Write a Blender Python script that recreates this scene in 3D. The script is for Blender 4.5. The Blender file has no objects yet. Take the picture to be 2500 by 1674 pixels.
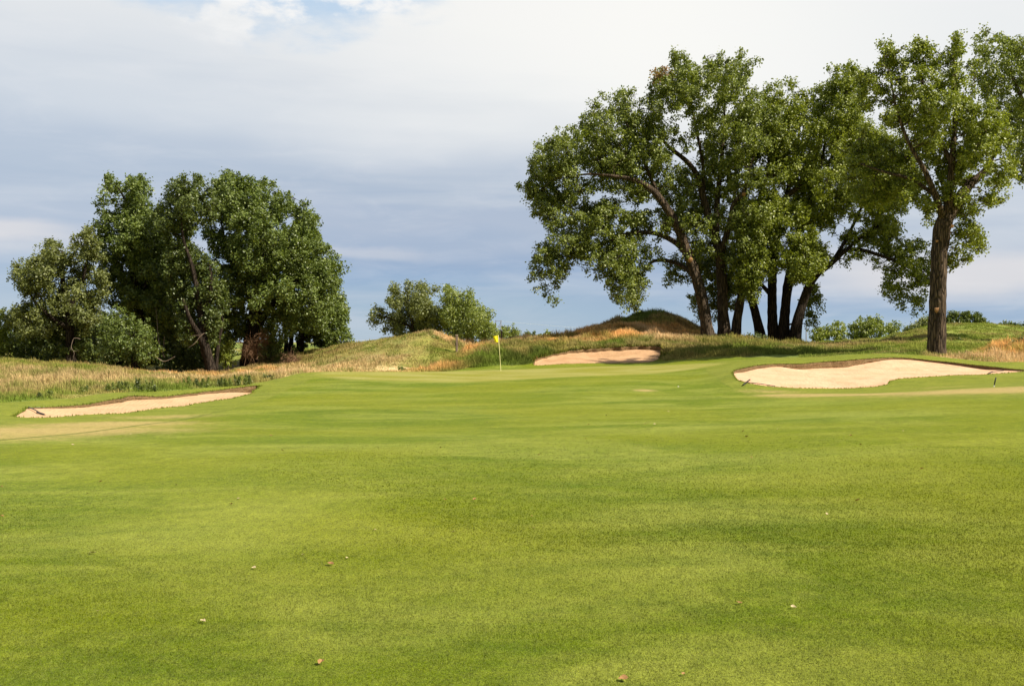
import bpy, math, random
import numpy as np
from mathutils import Vector, noise as mnoise
from mathutils.geometry import delaunay_2d_cdt

random.seed(7)
RNG = np.random.default_rng(11)
SC = bpy.context.scene
COL = SC.collection
R = math.radians

# ------------------------------------------------------------------ camera, world, sun
F = 2453.0          # focal length in photo pixels (photo is 2500 wide)
EYE = 1.65
HOR = 835.0
cam_d = bpy.data.cameras.new('camera'); cam = bpy.data.objects.new('camera', cam_d); COL.objects.link(cam)
cam_d.sensor_width = 36.0; cam_d.lens = 36.0 * F / 2500.0
cam_d.clip_start = 0.1; cam_d.clip_end = 20000
cam_d.shift_y = (835.0 - 837.0) / 2500.0
cam.location = (0, 0, EYE); cam.rotation_euler = (R(90), 0, 0)
SC.camera = cam

SUN_EL = 46.0; SUN_AZ = 27.0       # degrees up; degrees towards the camera from due right
sdir = Vector((math.cos(R(SUN_EL)) * math.cos(R(SUN_AZ)), -math.cos(R(SUN_EL)) * math.sin(R(SUN_AZ)), math.sin(R(SUN_EL))))
sun_d = bpy.data.lights.new('sun', 'SUN'); sun = bpy.data.objects.new('sun', sun_d); COL.objects.link(sun)
sun_d.energy = 5.0; sun_d.angle = R(0.5); sun_d.color = (1.0, 0.90, 0.74)
sun.rotation_euler = sdir.to_track_quat('Z', 'Y').to_euler()
sun.location = (60, -20, 60)

SC.view_settings.view_transform = 'Standard'
SC.view_settings.look = 'None'
SC.view_settings.exposure = 0.70
SC.view_settings.gamma = 1.0

class NT:
    """tiny node tree builder"""
    def __init__(s, nt): s.nt = nt; nt.nodes.clear()
    def n(s, typ, **kw):
        nd = s.nt.nodes.new(typ)
        for k, v in kw.items():
            if k.startswith('_'): nd.inputs[int(k[1:])].default_value = v
            else: setattr(nd, k, v)
        return nd
    def l(s, a, b): s.nt.links.new(a, b)
    def val(s, x, sock):
        if isinstance(x, (int, float)): sock.default_value = x
        elif isinstance(x, tuple): sock.default_value = x if len(x) == len(sock.default_value) else x + (1.0,)
        else: s.l(x, sock)
    def math(s, op, a, b=0.0, c=None, clamp=False):
        nd = s.n('ShaderNodeMath', operation=op, use_clamp=clamp)
        s.val(a, nd.inputs[0]); s.val(b, nd.inputs[1])
        if c is not None: s.val(c, nd.inputs[2])
        return nd.outputs[0]
    def mix(s, f, a, b, blend='MIX'):
        nd = s.n('ShaderNodeMix', data_type='RGBA', blend_type=blend)
        s.val(f, nd.inputs[0]); s.val(a, nd.inputs[6]); s.val(b, nd.inputs[7])
        return nd.outputs[2]
    def noise(s, vec, scale, detail=3.0, rough=0.55, dist=0.0):
        nd = s.n('ShaderNodeTexNoise')
        if vec is not None: s.l(vec, nd.inputs['Vector'])
        nd.inputs['Scale'].default_value = scale; nd.inputs['Detail'].default_value = detail
        nd.inputs['Roughness'].default_value = rough; nd.inputs['Distortion'].default_value = dist
        return nd.outputs[0]
    def ramp(s, x, a, b, lo=0.0, hi=1.0):
        nd = s.n('ShaderNodeMapRange', interpolation_type='SMOOTHSTEP')
        s.val(x, nd.inputs[0]); nd.inputs[1].default_value = a; nd.inputs[2].default_value = b
        nd.inputs[3].default_value = lo; nd.inputs[4].default_value = hi
        return nd.outputs[0]
    def mapping(s, vec, scale=(1, 1, 1), rot=(0, 0, 0), loc=(0, 0, 0)):
        nd = s.n('ShaderNodeMapping'); s.l(vec, nd.inputs[0])
        nd.inputs['Scale'].default_value = scale; nd.inputs['Rotation'].default_value = rot; nd.inputs['Location'].default_value = loc
        return nd.outputs[0]

def srgb(r, g, b):
    f = lambda c: (c / 255 / 12.92) if c / 255 <= 0.04045 else ((c / 255 + 0.055) / 1.055) ** 2.4
    return (f(r), f(g), f(b))

def build_world():
    w = bpy.data.worlds.new('World'); SC.world = w; w.use_nodes = True
    t = NT(w.node_tree)
    sky = t.n('ShaderNodeTexSky', sky_type='NISHITA', sun_disc=False)
    sky.sun_elevation = R(SUN_EL); sky.sun_rotation = R(90 + SUN_AZ)
    sky.air_density = 1.0; sky.dust_density = 1.5; sky.ozone_density = 1.5
    tc = t.n('ShaderNodeTexCoord').outputs['Generated']
    sep = t.n('ShaderNodeSeparateXYZ'); t.l(tc, sep.inputs[0])
    x, y, z = sep.outputs
    # azimuth 0 straight ahead, growing to the right
    az = t.math('ARCTAN2', x, y)
    el = t.math('ARCSINE', z)
    def cvec(sa, se, ox=0.0, oy=0.0):
        c = t.n('ShaderNodeCombineXYZ')
        t.l(t.math('ADD', t.math('MULTIPLY', az, sa), ox), c.inputs[0]); t.l(t.math('ADD', t.math('MULTIPLY', el, se), oy), c.inputs[1])
        return c.outputs[0]
    warp = t.math('MULTIPLY', t.math('SUBTRACT', t.noise(cvec(1.6, 6.0, 3.0), 1.5, 3.0), 0.5), 0.11)
    tilt = t.math('MULTIPLY', az, 0.045)
    e2 = t.math('ADD', t.math('ADD', el, warp), tilt)
    ramp = t.n('ShaderNodeValToRGB')
    t.l(t.math('MULTIPLY', e2, 2.5), ramp.inputs[0])   # 0..0.4 rad
    stops = [(0.0, (176, 195, 210)), (0.07, (164, 189, 210)), (0.15, (152, 178, 208)), (0.20, (155, 177, 206)), (0.27, (178, 191, 211)),
             (0.35, (172, 188, 209)), (0.43, (192, 203, 218)), (0.52, (226, 230, 234)), (0.64, (238, 239, 239)), (0.76, (243, 243, 241)), (1.0, (246, 245, 242))]
    cr = ramp.color_ramp
    while len(cr.elements) < len(stops): cr.elements.new(0.5)
    for e, (p, c) in zip(cr.elements, stops):
        e.position = p; e.color = (*srgb(*c), 1)
    base = ramp.outputs[0]
    # thin bright streaks low down
    st = t.ramp(t.noise(cvec(1.3, 16.0, 1.7, 0.6), 1.6, 4.0, 0.55, 0.3), 0.47, 0.66)
    lowm = t.math('MULTIPLY', t.ramp(el, 0.0, 0.03), t.ramp(el, 0.24, 0.12))
    base = t.mix(t.math('MULTIPLY', t.math('MULTIPLY', st, lowm), 0.40), base, srgb(216, 221, 227))
    # darker mauve bands
    dk = t.ramp(t.noise(cvec(0.9, 9.0, 7.7, 2.6), 1.5, 5.0, 0.55, 0.4), 0.46, 0.70)
    base = t.mix(t.math('MULTIPLY', dk, 0.26), base, srgb(172, 187, 207))
    # grey-blue mass to the upper left
    lft = t.math('MULTIPLY', t.ramp(t.math('SUBTRACT', az, t.math('MULTIPLY', el, 0.6)), -0.15, -0.62), t.ramp(el, 0.40, 0.22))
    base = t.mix(t.math('MULTIPLY', lft, 0.50), base, srgb(190, 203, 219))
    # bright towards the sun side at upper right
    rgt = t.math('MULTIPLY', t.ramp(az, -0.30, 0.40), t.ramp(el, 0.13, 0.26))
    base = t.mix(t.math('MULTIPLY', rgt, 1.0), base, srgb(255, 254, 249))
    rlow = t.math('MULTIPLY', t.ramp(az, 0.1, 0.5), t.ramp(el, 0.0, 0.10))
    base = t.mix(t.math('MULTIPLY', rlow, 0.45), base, srgb(212, 219, 228))
    # long pale cloud bars low at the right and the far left
    def bar(e0, wd, a0, a1, amt, b):
        ee = t.math('ADD', el, t.math('MULTIPLY', t.math('SUBTRACT', t.noise(cvec(2.5, 8.0, e0 * 50), 2.0, 5.0, 0.6), 0.5), 0.035))
        m = t.math('MULTIPLY', t.ramp(t.math('ABSOLUTE', t.math('SUBTRACT', ee, e0)), wd, wd * .2), t.ramp(az, a0, a1))
        return t.mix(t.math('MULTIPLY', m, amt), b, srgb(226, 224, 226))
    base = bar(0.062, 0.030, 0.22, 0.38, 0.85, base)
    base = bar(0.098, 0.016, -0.36, -0.46, 0.75, base)
    base = bar(0.088, 0.010, -0.05, -0.12, 0.35, base)
    # fine mottling
    mt = t.noise(cvec(4.0, 16.0), 3.0, 6.0, 0.6, 0.5)
    base = t.mix(t.ramp(mt, 0.42, 0.75, 0.0, 0.12), base, srgb(248, 246, 246))
    # a blue gap at the top, left of centre, with a torn edge
    gap_e = t.math('ADD', t.math('MULTIPLY', t.math('POWER', t.math('DIVIDE', t.math('ADD', az, 0.235), 0.17), 2.0), 0.045), 0.268)
    gn = t.math('MULTIPLY', t.math('SUBTRACT', t.noise(cvec(5.0, 14.0, 9.0), 2.0, 5.0, 0.6), 0.5), 0.10)
    gap = t.ramp(t.math('ADD', t.math('SUBTRACT', el, gap_e), gn), 0.0, 0.05)
    gap = t.math('MULTIPLY', gap, t.ramp(el, 0.55, 0.40))
    puff = t.ramp(t.noise(cvec(7.0, 13.0, 2.2, 1.1), 1.6, 6.0, 0.6), 0.45, 0.60)
    gapc = t.mix(puff, srgb(192, 214, 236), srgb(248, 248, 247))
    base = t.mix(t.math('MULTIPLY', gap, 1.0), base, gapc)
    # cloud light in the units of the sky texture, so one Background strength serves both
    ten = t.n('ShaderNodeVectorMath', operation='SCALE'); t.l(base, ten.inputs[0]); ten.inputs[3].default_value = 10.0 / 2 ** 0.70
    # overhead and behind: less cloud light
    up = t.ramp(el, 0.40, 0.95)
    back = t.ramp(y, 0.1, -0.5)
    dim = t.math('SUBTRACT', 1.0, t.math('MULTIPLY', t.math('MAXIMUM', up, back), 0.72))
    ten2 = t.n('ShaderNodeVectorMath', operation='SCALE'); t.l(ten.outputs[0], ten2.inputs[0]); t.l(dim, ten2.inputs[3])
    fac = t.math('SUBTRACT', 1.0, t.math('MULTIPLY', t.math('MAXIMUM', up, 0.04), 0.5))
    fin = t.mix(fac, sky.outputs[0], ten2.outputs[0])
    bg = t.n('ShaderNodeBackground'); bg.inputs[1].default_value = 0.1
    t.l(fin, bg.inputs[0])
    out = t.n('ShaderNodeOutputWorld'); t.l(bg.outputs[0], out.inputs[0])
build_world()
SC.cycles.max_bounces = 6; SC.cycles.diffuse_bounces = 3; SC.cycles.transmission_bounces = 4; SC.cycles.transparent_max_bounces = 4
SC.cycles.use_adaptive_sampling = True

# ------------------------------------------------------------------ helpers
def wpt(px, py, D): return ((px - 1250) / F * D, D, EYE - (py - HOR) / F * D)
def tag(o, label=None, cat=None, group=None, kind=None):
    if label: o['label'] = label
    if cat: o['category'] = cat
    if group: o['group'] = group
    if kind: o['kind'] = kind
    return o
def empty(name, loc):
    o = bpy.data.objects.new(name, None); COL.objects.link(o); o.location = loc; o.empty_display_size = 0.3
    return o
def mesh_obj(name, verts, faces, mat, parent=None, smooth=True, attrs=None, cols=None):
    """verts (n,3); faces: array (m,k) or list of arrays of such"""
    verts = np.asarray(verts, dtype=np.float32)
    if parent is not None: verts = verts - np.array(parent.matrix_world.translation if False else parent.location, dtype=np.float32)
    if isinstance(faces, np.ndarray): faces = [faces]
    faces = [np.asarray(f, dtype=np.int32) for f in faces if len(f)]
    me = bpy.data.meshes.new(name)
    nl = sum(f.size for f in faces); nf = sum(len(f) for f in faces)
    me.vertices.add(len(verts)); me.vertices.foreach_set('co', verts.ravel())
    me.loops.add(nl); me.polygons.add(nf)
    me.loops.foreach_set('vertex_index', np.concatenate([f.ravel() for f in faces]))
    tot = np.concatenate([np.full(len(f), f.shape[1], np.int32) for f in faces])
    st = np.concatenate([[0], np.cumsum(tot)[:-1]]).astype(np.int32)
    me.polygons.foreach_set('loop_start', st)
    me.polygons.foreach_set('use_smooth', np.full(nf, smooth))
    if attrs:
        for k, v in attrs.items():
            a = me.attributes.new(k, 'FLOAT', 'POINT'); a.data.foreach_set('value', np.asarray(v, np.float32))
    if cols:
        for k, v in cols.items():
            a = me.color_attributes.new(k, 'FLOAT_COLOR', 'POINT')
            v = np.asarray(v, np.float32); v = np.concatenate([v, np.ones((len(v), 1), np.float32)], 1)
            a.data.foreach_set('color', v.ravel())
    me.update(calc_edges=True)
    if mat: me.materials.append(mat)
    o = bpy.data.objects.new(name, me); COL.objects.link(o)
    if parent is not None: o.parent = parent
    return o

def noise2(x, y, s, seed=0):
    """cheap smooth value noise on arrays, 0..1"""
    x = np.asarray(x, float) * s + seed * 17.13; y = np.asarray(y, float) * s + seed * 9.71
    xi = np.floor(x).astype(np.int64); yi = np.floor(y).astype(np.int64); fx = x - xi; fy = y - yi
    fx = fx * fx * (3 - 2 * fx); fy = fy * fy * (3 - 2 * fy)
    def h(a, b):
        v = (a * 374761393 + b * 668265263 + seed * 1442695041) & 0x7fffffff
        v = ((v ^ (v >> 13)) * 1274126177) & 0x7fffffff
        return ((v ^ (v >> 16)) & 0xffff) / 65535.0
    return (h(xi, yi) * (1 - fx) + h(xi + 1, yi) * fx) * (1 - fy) + (h(xi, yi + 1) * (1 - fx) + h(xi + 1, yi + 1) * fx) * fy
def fbm2(x, y, s, seed=0, o=3):
    r = 0; a = 1; t = 0
    for i in range(o): r = r + a * noise2(x, y, s * 2 ** i, seed + i); t += a; a *= .5
    return r / t
def in_poly(x, y, P):
    x = np.asarray(x); y = np.asarray(y); P = np.asarray(P, float); ins = np.zeros(x.shape, bool); n = len(P); j = n - 1
    for i in range(n):
        xi, yi = P[i]; xj, yj = P[j]
        if yi != yj:
            c = ((yi > y) != (yj > y)) & (x < (xj - xi) * (y - yi) / (yj - yi) + xi); ins ^= c
        j = i
    return ins
def dist_poly(x, y, P, closed=True):
    x = np.asarray(x); y = np.asarray(y); d = np.full(x.shape, 1e9); n = len(P)
    for i in range(n if closed else n - 1):
        ax, ay = P[i]; bx, by = P[(i + 1) % n]; vx, vy = bx - ax, by - ay; L = vx * vx + vy * vy + 1e-12
        t = np.clip(((x - ax) * vx + (y - ay) * vy) / L, 0, 1)
        d = np.minimum(d, np.hypot(x - ax - t * vx, y - ay - t * vy))
    return d
def catmull(P, closed, step):
    P = [np.array(p, float) for p in P]; n = len(P); out = []
    for i in range(n if closed else n - 1):
        p0 = P[(i - 1) % n] if closed or i > 0 else P[i]; p1 = P[i]; p2 = P[(i + 1) % n]
        p3 = P[(i + 2) % n] if closed or i + 2 < n else P[i + 1]
        k = max(1, int(np.linalg.norm((p2 - p1)[:2]) / step))
        for q in range(k):
            t = q / k
            out.append(0.5 * ((2 * p1) + (-p0 + p2) * t + (2 * p0 - 5 * p1 + 4 * p2 - p3) * t * t + (-p0 + 3 * p1 - 3 * p2 + p3) * t ** 3))
    if not closed: out.append(P[-1])
    return np.array(out)

# ------------------------------------------------------------------ terrain height from survey points
# bunker rims: (photo x, photo y of the turf edge, distance, drop from turf to sand)
RIM_A = [(38,1016,26.9,.02),(80,1019,26.8,.02),(150,1017,27.3,.03),(300,1009,28.8,.03),(450,991,32,.03),(560,973,36.3,.03),(605,963,39,.05),
         (622,950,41,.22),(634,941,43,.34),(612,942,43.2,.30),(560,949,41.5,.15),(500,956,39.5,.10),(440,963,37,.09),(385,968,35.3,.09),(350,966,34.7,.13),(318,967,34,.15),(280,974,32.4,.13),
         (240,982,31.5,.10),(200,988,30.6,.08),(130,993,29.6,.05),(72,995,28.9,.03),(60,1002,28.2,.02)]
RIM_B = [(1832,936,38.8,.02),(1880,943,38.3,.02),(1960,947,38.0,.02),(2060,948,38.0,.02),(2130,944,38.3,.02),(2165,938,39.0,.02),(2172,930,39.8,.02),(2200,924,40.6,.02),(2260,920,41.3,.02),
         (2330,916,42.1,.02),(2400,914,42.8,.02),(2460,910,43.8,.02),(2506,906,45.0,.02),(2500,903,46.2,.05),(2440,897,47.6,.12),(2400,893,48.4,.16),(2340,886,49.6,.12),(2280,880,50.6,.10),
         (2220,874,51.2,.09),(2165,873,51.2,.12),(2110,876,50.4,.24),(2060,880,49.6,.34),(2000,884,48.9,.30),(1950,888,48.3,.26),(1900,888,47.8,.14),(1850,892,46.8,.16),(1812,899,45.2,.18),(1794,905,43.6,.10),
         (1792,915,42.2,.05),(1800,924,41.0,.03),(1815,931,39.8,.02)]
RIM_C = [(1310,891,64.6,.03),(1360,889,64.8,.03),(1430,887,65.0,.02),(1500,886,65.1,.02),(1560,885,65.1,.02),(1600,881,65.4,.05),(1615,868,67.0,.22),(1622,852,69.3,.26),
         (1600,846,70.4,.28),(1560,845,70.8,.24),(1510,846,70.9,.28),(1480,849,70.7,.22),(1440,852,70.4,.24),(1400,855,70.0,.18),(1360,863,68.6,.14),(1325,873,67.2,.12),(1303,882,65.9,.16)]
SURV = []
def sv(px, *pairs):
    for D, v in pairs:
        z = v if isinstance(v, float) else EYE - (v - HOR) / F * D
        SURV.append((px, D, z))
# ints are photo rows, floats are heights
for px in (-1500, -700, 0, 600, 1250, 1900, 2500, 3200, 4000): sv(px, (3.0, 0.0), (5.0, 0.0), (8.0, 0.0))
for px in (-1500, -700): sv(px, (12, -.02), (20, -.1), (30, -.15), (50, -.1), (80, .2), (120, .1), (200, .1))
for px in (3200, 4000): sv(px, (12, .04), (20, .12), (30, .25), (50, .5), (70, .9), (95, 2.0), (120, 1.0), (200, .3))
for px in (-3000, -1500, -700, 0, 600, 1250, 1900, 2500, 3200, 4000, 5500): sv(px, (350, .0), (800, .0), (2000, .0), (6000, .0))
for px in (-3000, 5500): sv(px, (5, .0), (20, .0), (60, .0), (120, .1))
sv(0, (12, -.02), (15, -.05), (19, -.12), (24, -.28), (30, -.18), (33, 975), (40, 955), (50, 920), (60, 896), (70, 880), (78, -.1), (95, -.3), (130, .0), (200, .0))
sv(250, (12, -.02), (20, -.17), (24, -.25), (27, -.33), (33.5, 971), (36, 958), (45, 930), (56, 908), (65, 898), (78, -.6), (95, -.6), (130, -.1), (200, .0))
sv(500, (12, .0), (20, -.15), (28, -.30), (32, -.36), (41, 949), (43, 943), (55, 934), (65, 929), (72, 925), (85, -.8), (100, -.4), (130, .0), (200, .0))
sv(650, (14, .0), (24, -.22), (33, -.33), (38, -.30), (44.5, 938), (47, 930), (55, 922), (65, 916), (75, 905), (84, 885), (95, 866), (110, 1.0), (140, .3), (200, .0))
sv(760, (14, .0), (24, -.25), (34, -.32), (40, -.26), (45, -.15), (49, 917), (51, 909), (55, .0), (62, -.35), (72, 905), (82, 880), (92, 858), (105, .9), (140, .3), (200, .0))
sv(850, (14, .0), (24, -.25), (34, -.30), (42, -.16), (48, -.02), (53, 907), (58, -.10), (64, -.35), (69, 898), (76, 868), (82, 848), (88, 843), (100, .8), (115, .5), (150, .2))
sv(960, (14, .0), (24, -.25), (34, -.28), (42, -.14), (49, -.05), (56, 907), (61, -.20), (64.5, -.35), (68, 894), (73, 860), (77.5, 832), (80, 826), (90, 1.0), (140, .3))
sv(1060, (14, .0), (24, -.22), (34, -.26), (42, -.14), (49, -.07), (58, 907), (62, -.20), (66, -.25), (70, 888), (74, 852), (78, 817), (80, 812), (90, 1.2), (140, .3))
sv(1110, (60.5, 906), (64, 902), (67, 885), (71, 874), (75, 854), (79, 836), (84, 1.4), (110, .6))
sv(1160, (14, .0), (24, -.20), (34, -.24), (42, -.12), (50, -.06), (60, 905), (63.5, 899), (66, 878), (69, 861), (73, 849), (78, 845), (86, 1.0), (100, .8), (140, .2))
sv(1250, (14, .0), (24, -.18), (34, -.22), (42, -.10), (50, -.02), (60, 902), (63.8, 896), (67, 868), (70, 850), (75, 838), (79, 836), (87, 1.2), (100, .9), (140, .2), (220, .0))
sv(1340, (14, .0), (24, -.17), (34, -.20), (42, -.08), (50, .02), (60, 899), (72, 848), (75, 836), (79, 829), (86, 1.4), (98, 1.0), (140, .2))
sv(1450, (14, .0), (24, -.15), (34, -.18), (42, -.06), (50, .06), (60, 896), (74, 838), (78, 821), (83, 808), (88, 805), (104, 1.0), (150, .2))
sv(1500, (86, 790), (89, 786))
sv(1590, (14, .0), (24, -.12), (34, -.18), (42, -.04), (50, .10), (60, 893), (75, 829), (80, 815), (87, 771), (89, 767), (96, 2.0), (106, .9), (150, .2))
sv(1670, (75, 832), (80, 818), (87, 785), (90, 784), (98, 1.4))
sv(1730, (14, .01), (24, -.08), (34, -.18), (41, -.06), (46, .12), (50, .26), (55, 890), (60, 884), (64, 868), (70, 850), (76, 834), (82, 826), (90, 1.9), (100, 1.0), (150, .3))
sv(1850, (14, .02), (24, -.04), (32, -.16), (50, 885), (54, 882), (60, 876), (65, 858), (72, 843), (78, 836), (86, 842), (100, .8), (150, .5))
sv(2000, (14, .03), (24, .0), (32, -.08), (51, 878), (55, 874), (60, 868), (68, 853), (78, 845), (90, 841), (105, 837), (125, 1.1), (160, .5))
sv(2150, (14, .04), (24, .06), (32, .0), (53, 869), (58, 862), (66, 850), (76, 840), (88, 835), (100, 831), (125, 1.2), (160, .7))
sv(2290, (14, .04), (24, .12), (32, .12), (53, 874), (57, 868), (66, 852), (78, 825), (90, 800), (97, 794), (115, 1.8), (160, .7))
sv(2400, (14, .05), (24, .15), (32, .18), (51, 888), (55, 880), (62, 866), (74, 842), (86, 808), (95, 790), (105, 2.6), (125, 1.3), (160, .7))
sv(2520, (14, .06), (24, .19), (32, .25), (49, 897), (53, 884), (58, 864), (63, 838), (68, 832), (84, 820), (96, 803), (125, 1.5), (160, .7))
for rim in (RIM_A, RIM_B, RIM_C):
    for px, py, D, dr in rim: sv(px, (D, int(py) if False else float(EYE - (py - HOR) / F * D)))
SV = np.array(SURV)
def uw(px, D): return (np.asarray(px, float) - 1250) / F * 1.6, np.log(np.asarray(D, float))
_su, _sw = uw(SV[:, 0], SV[:, 1])
def _phi(d2): return np.sqrt(d2 + 0.0004)
_n = len(SV)
_A = np.zeros((_n + 1, _n + 1))
_A[:_n, :_n] = _phi((_su[:, None] - _su[None]) ** 2 + (_sw[:, None] - _sw[None]) ** 2) - 0.0008 * np.eye(_n)
_A[:_n, _n] = 1; _A[_n, :_n] = 1
_wt = np.linalg.solve(_A, np.append(SV[:, 2], 0))
def height(x, y):
    x = np.atleast_1d(np.asarray(x, float)); y = np.atleast_1d(np.asarray(y, float))
    yc = np.maximum(y, 1.0); px = x / yc * F + 1250
    px = np.clip(px, -3000, 5500); Dc = np.clip(yc, 3.0, 6000)
    u, w = uw(px, Dc); out = np.empty(len(u))
    for i in range(0, len(u), 20000):
        s = slice(i, i + 20000)
        out[s] = _phi((u[s, None] - _su[None]) ** 2 + (w[s, None] - _sw[None]) ** 2) @ _wt[:_n] + _wt[_n]
    fade = np.clip((y - 2.0) / 3.0, 0, 1)
    return out * fade
def h1(x, y): return float(height([x], [y])[0])
def ground_at(px, D):
    x = (px - 1250) / F * D
    return (x, D, h1(x, D))
def hit(px, py, d0=4.0, d1=140.0):
    """first point of the ground on the line of sight through a photo pixel"""
    D = np.exp(np.linspace(math.log(d0), math.log(d1), 900)); x = (px - 1250) / F * D
    z = height(x, D); ray = EYE - (py - HOR) / F * D
    k = np.argmax(z >= ray)
    return (x[k], D[k], z[k])

# zone edges in (photo x, distance)
EDGE = np.array([(-3000,30),(-300,29.5),(0,30.5),(120,32.5),(250,35.5),(400,38.5),(500,41.5),(600,44.5),(650,47),(700,50),(760,54),(850,57),(1000,61),(1085,63),(1145,64),(1250,64.3),(1300,65.5),(1330,65.9),(1400,65.9),(1480,66.0),
                 (1560,66.0),(1615,65.6),(1625,65),(1660,64),(1700,63),(1800,62),(1900,60),(2000,58),(2150,57),(2300,55.5),(2400,54.5),(2500,53.5),(2700,53),(5500,53)], float)
def rough_sd(x, y):
    """positive in the rough, metres roughly"""
    yc = np.maximum(y, 1.0); px = x / yc * F + 1250
    e = np.interp(px, EDGE[:, 0], EDGE[:, 1]) + (fbm2(x, y, .8, 3) - .5) * 1.0
    return y - e
GREEN = np.array([((p - 1250) / F * d, d) for p, d in catmull([(775,50),(850,46.5),(1000,45),(1150,44.5),(1300,46),(1500,48.5),(1650,51),(1765,54),(1745,57.5),(1600,60),(1400,61.3),(1150,61),(950,58),(830,55)], True, 20)])
CUT_L = np.array([((p - 1250) / F * d, d) for p, d in [(-900,12),(-300,15.5),(0,17.9),(150,19.6),(300,21.8),(450,25.2),(560,29.5),(640,34),(700,40),(745,45),(775,50),(800,54)]])
CUT_R = np.array([((p - 1250) / F * d, d) for p, d in [(1745,57),(1720,52),(1735,46),(1760,41),(1800,36),(1850,32.5),(1950,29.5),(2100,27.8),(2300,27.0),(2500,26.3),(3000,25)]])
def seg_sd(x, y, L):
    """signed distance to an open polyline; positive on its left side"""
    best = np.full(np.shape(x), 1e9); sg = np.zeros(np.shape(x))
    for i in range(len(L) - 1):
        ax, ay = L[i]; bx, by = L[i + 1]; vx, vy = bx - ax, by - ay; q = vx * vx + vy * vy
        t = np.clip(((x - ax) * vx + (y - ay) * vy) / q, 0, 1); d = np.hypot(x - ax - t * vx, y - ay - t * vy)
        s = np.sign(vx * (y - ay) - vy * (x - ax)); m = d < best
        best = np.where(m, d, best); sg = np.where(m, s, sg)
    return best * sg
DRY = [(1955,33.5,1.6,.7,1.0),(2085,31.8,2.6,.7,1.0),(2230,31.0,2.2,.8,.5),(2420,30.5,4.2,1.4,.85),(2560,30,3,1.5,.7),(1880,36.0,1.5,.8,.5),(80,20.8,3.5,1.3,.8),(260,23.2,2.5,1.0,.8),(400,26.5,1.8,.8,.55),(1575,37.5,.5,.5,.8),(-100,19,3,1.4,.7),(2300,35,2.0,.6,.35)]
def dryness(x, y):
    r = np.zeros(np.shape(x))
    for px, D, sx, sy, a in DRY:
        cx = (px - 1250) / F * D; r = np.maximum(r, a * np.exp(-((x - cx) / sx) ** 2 - ((y - D) / (sy * 1.6)) ** 2))
    return r
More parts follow.
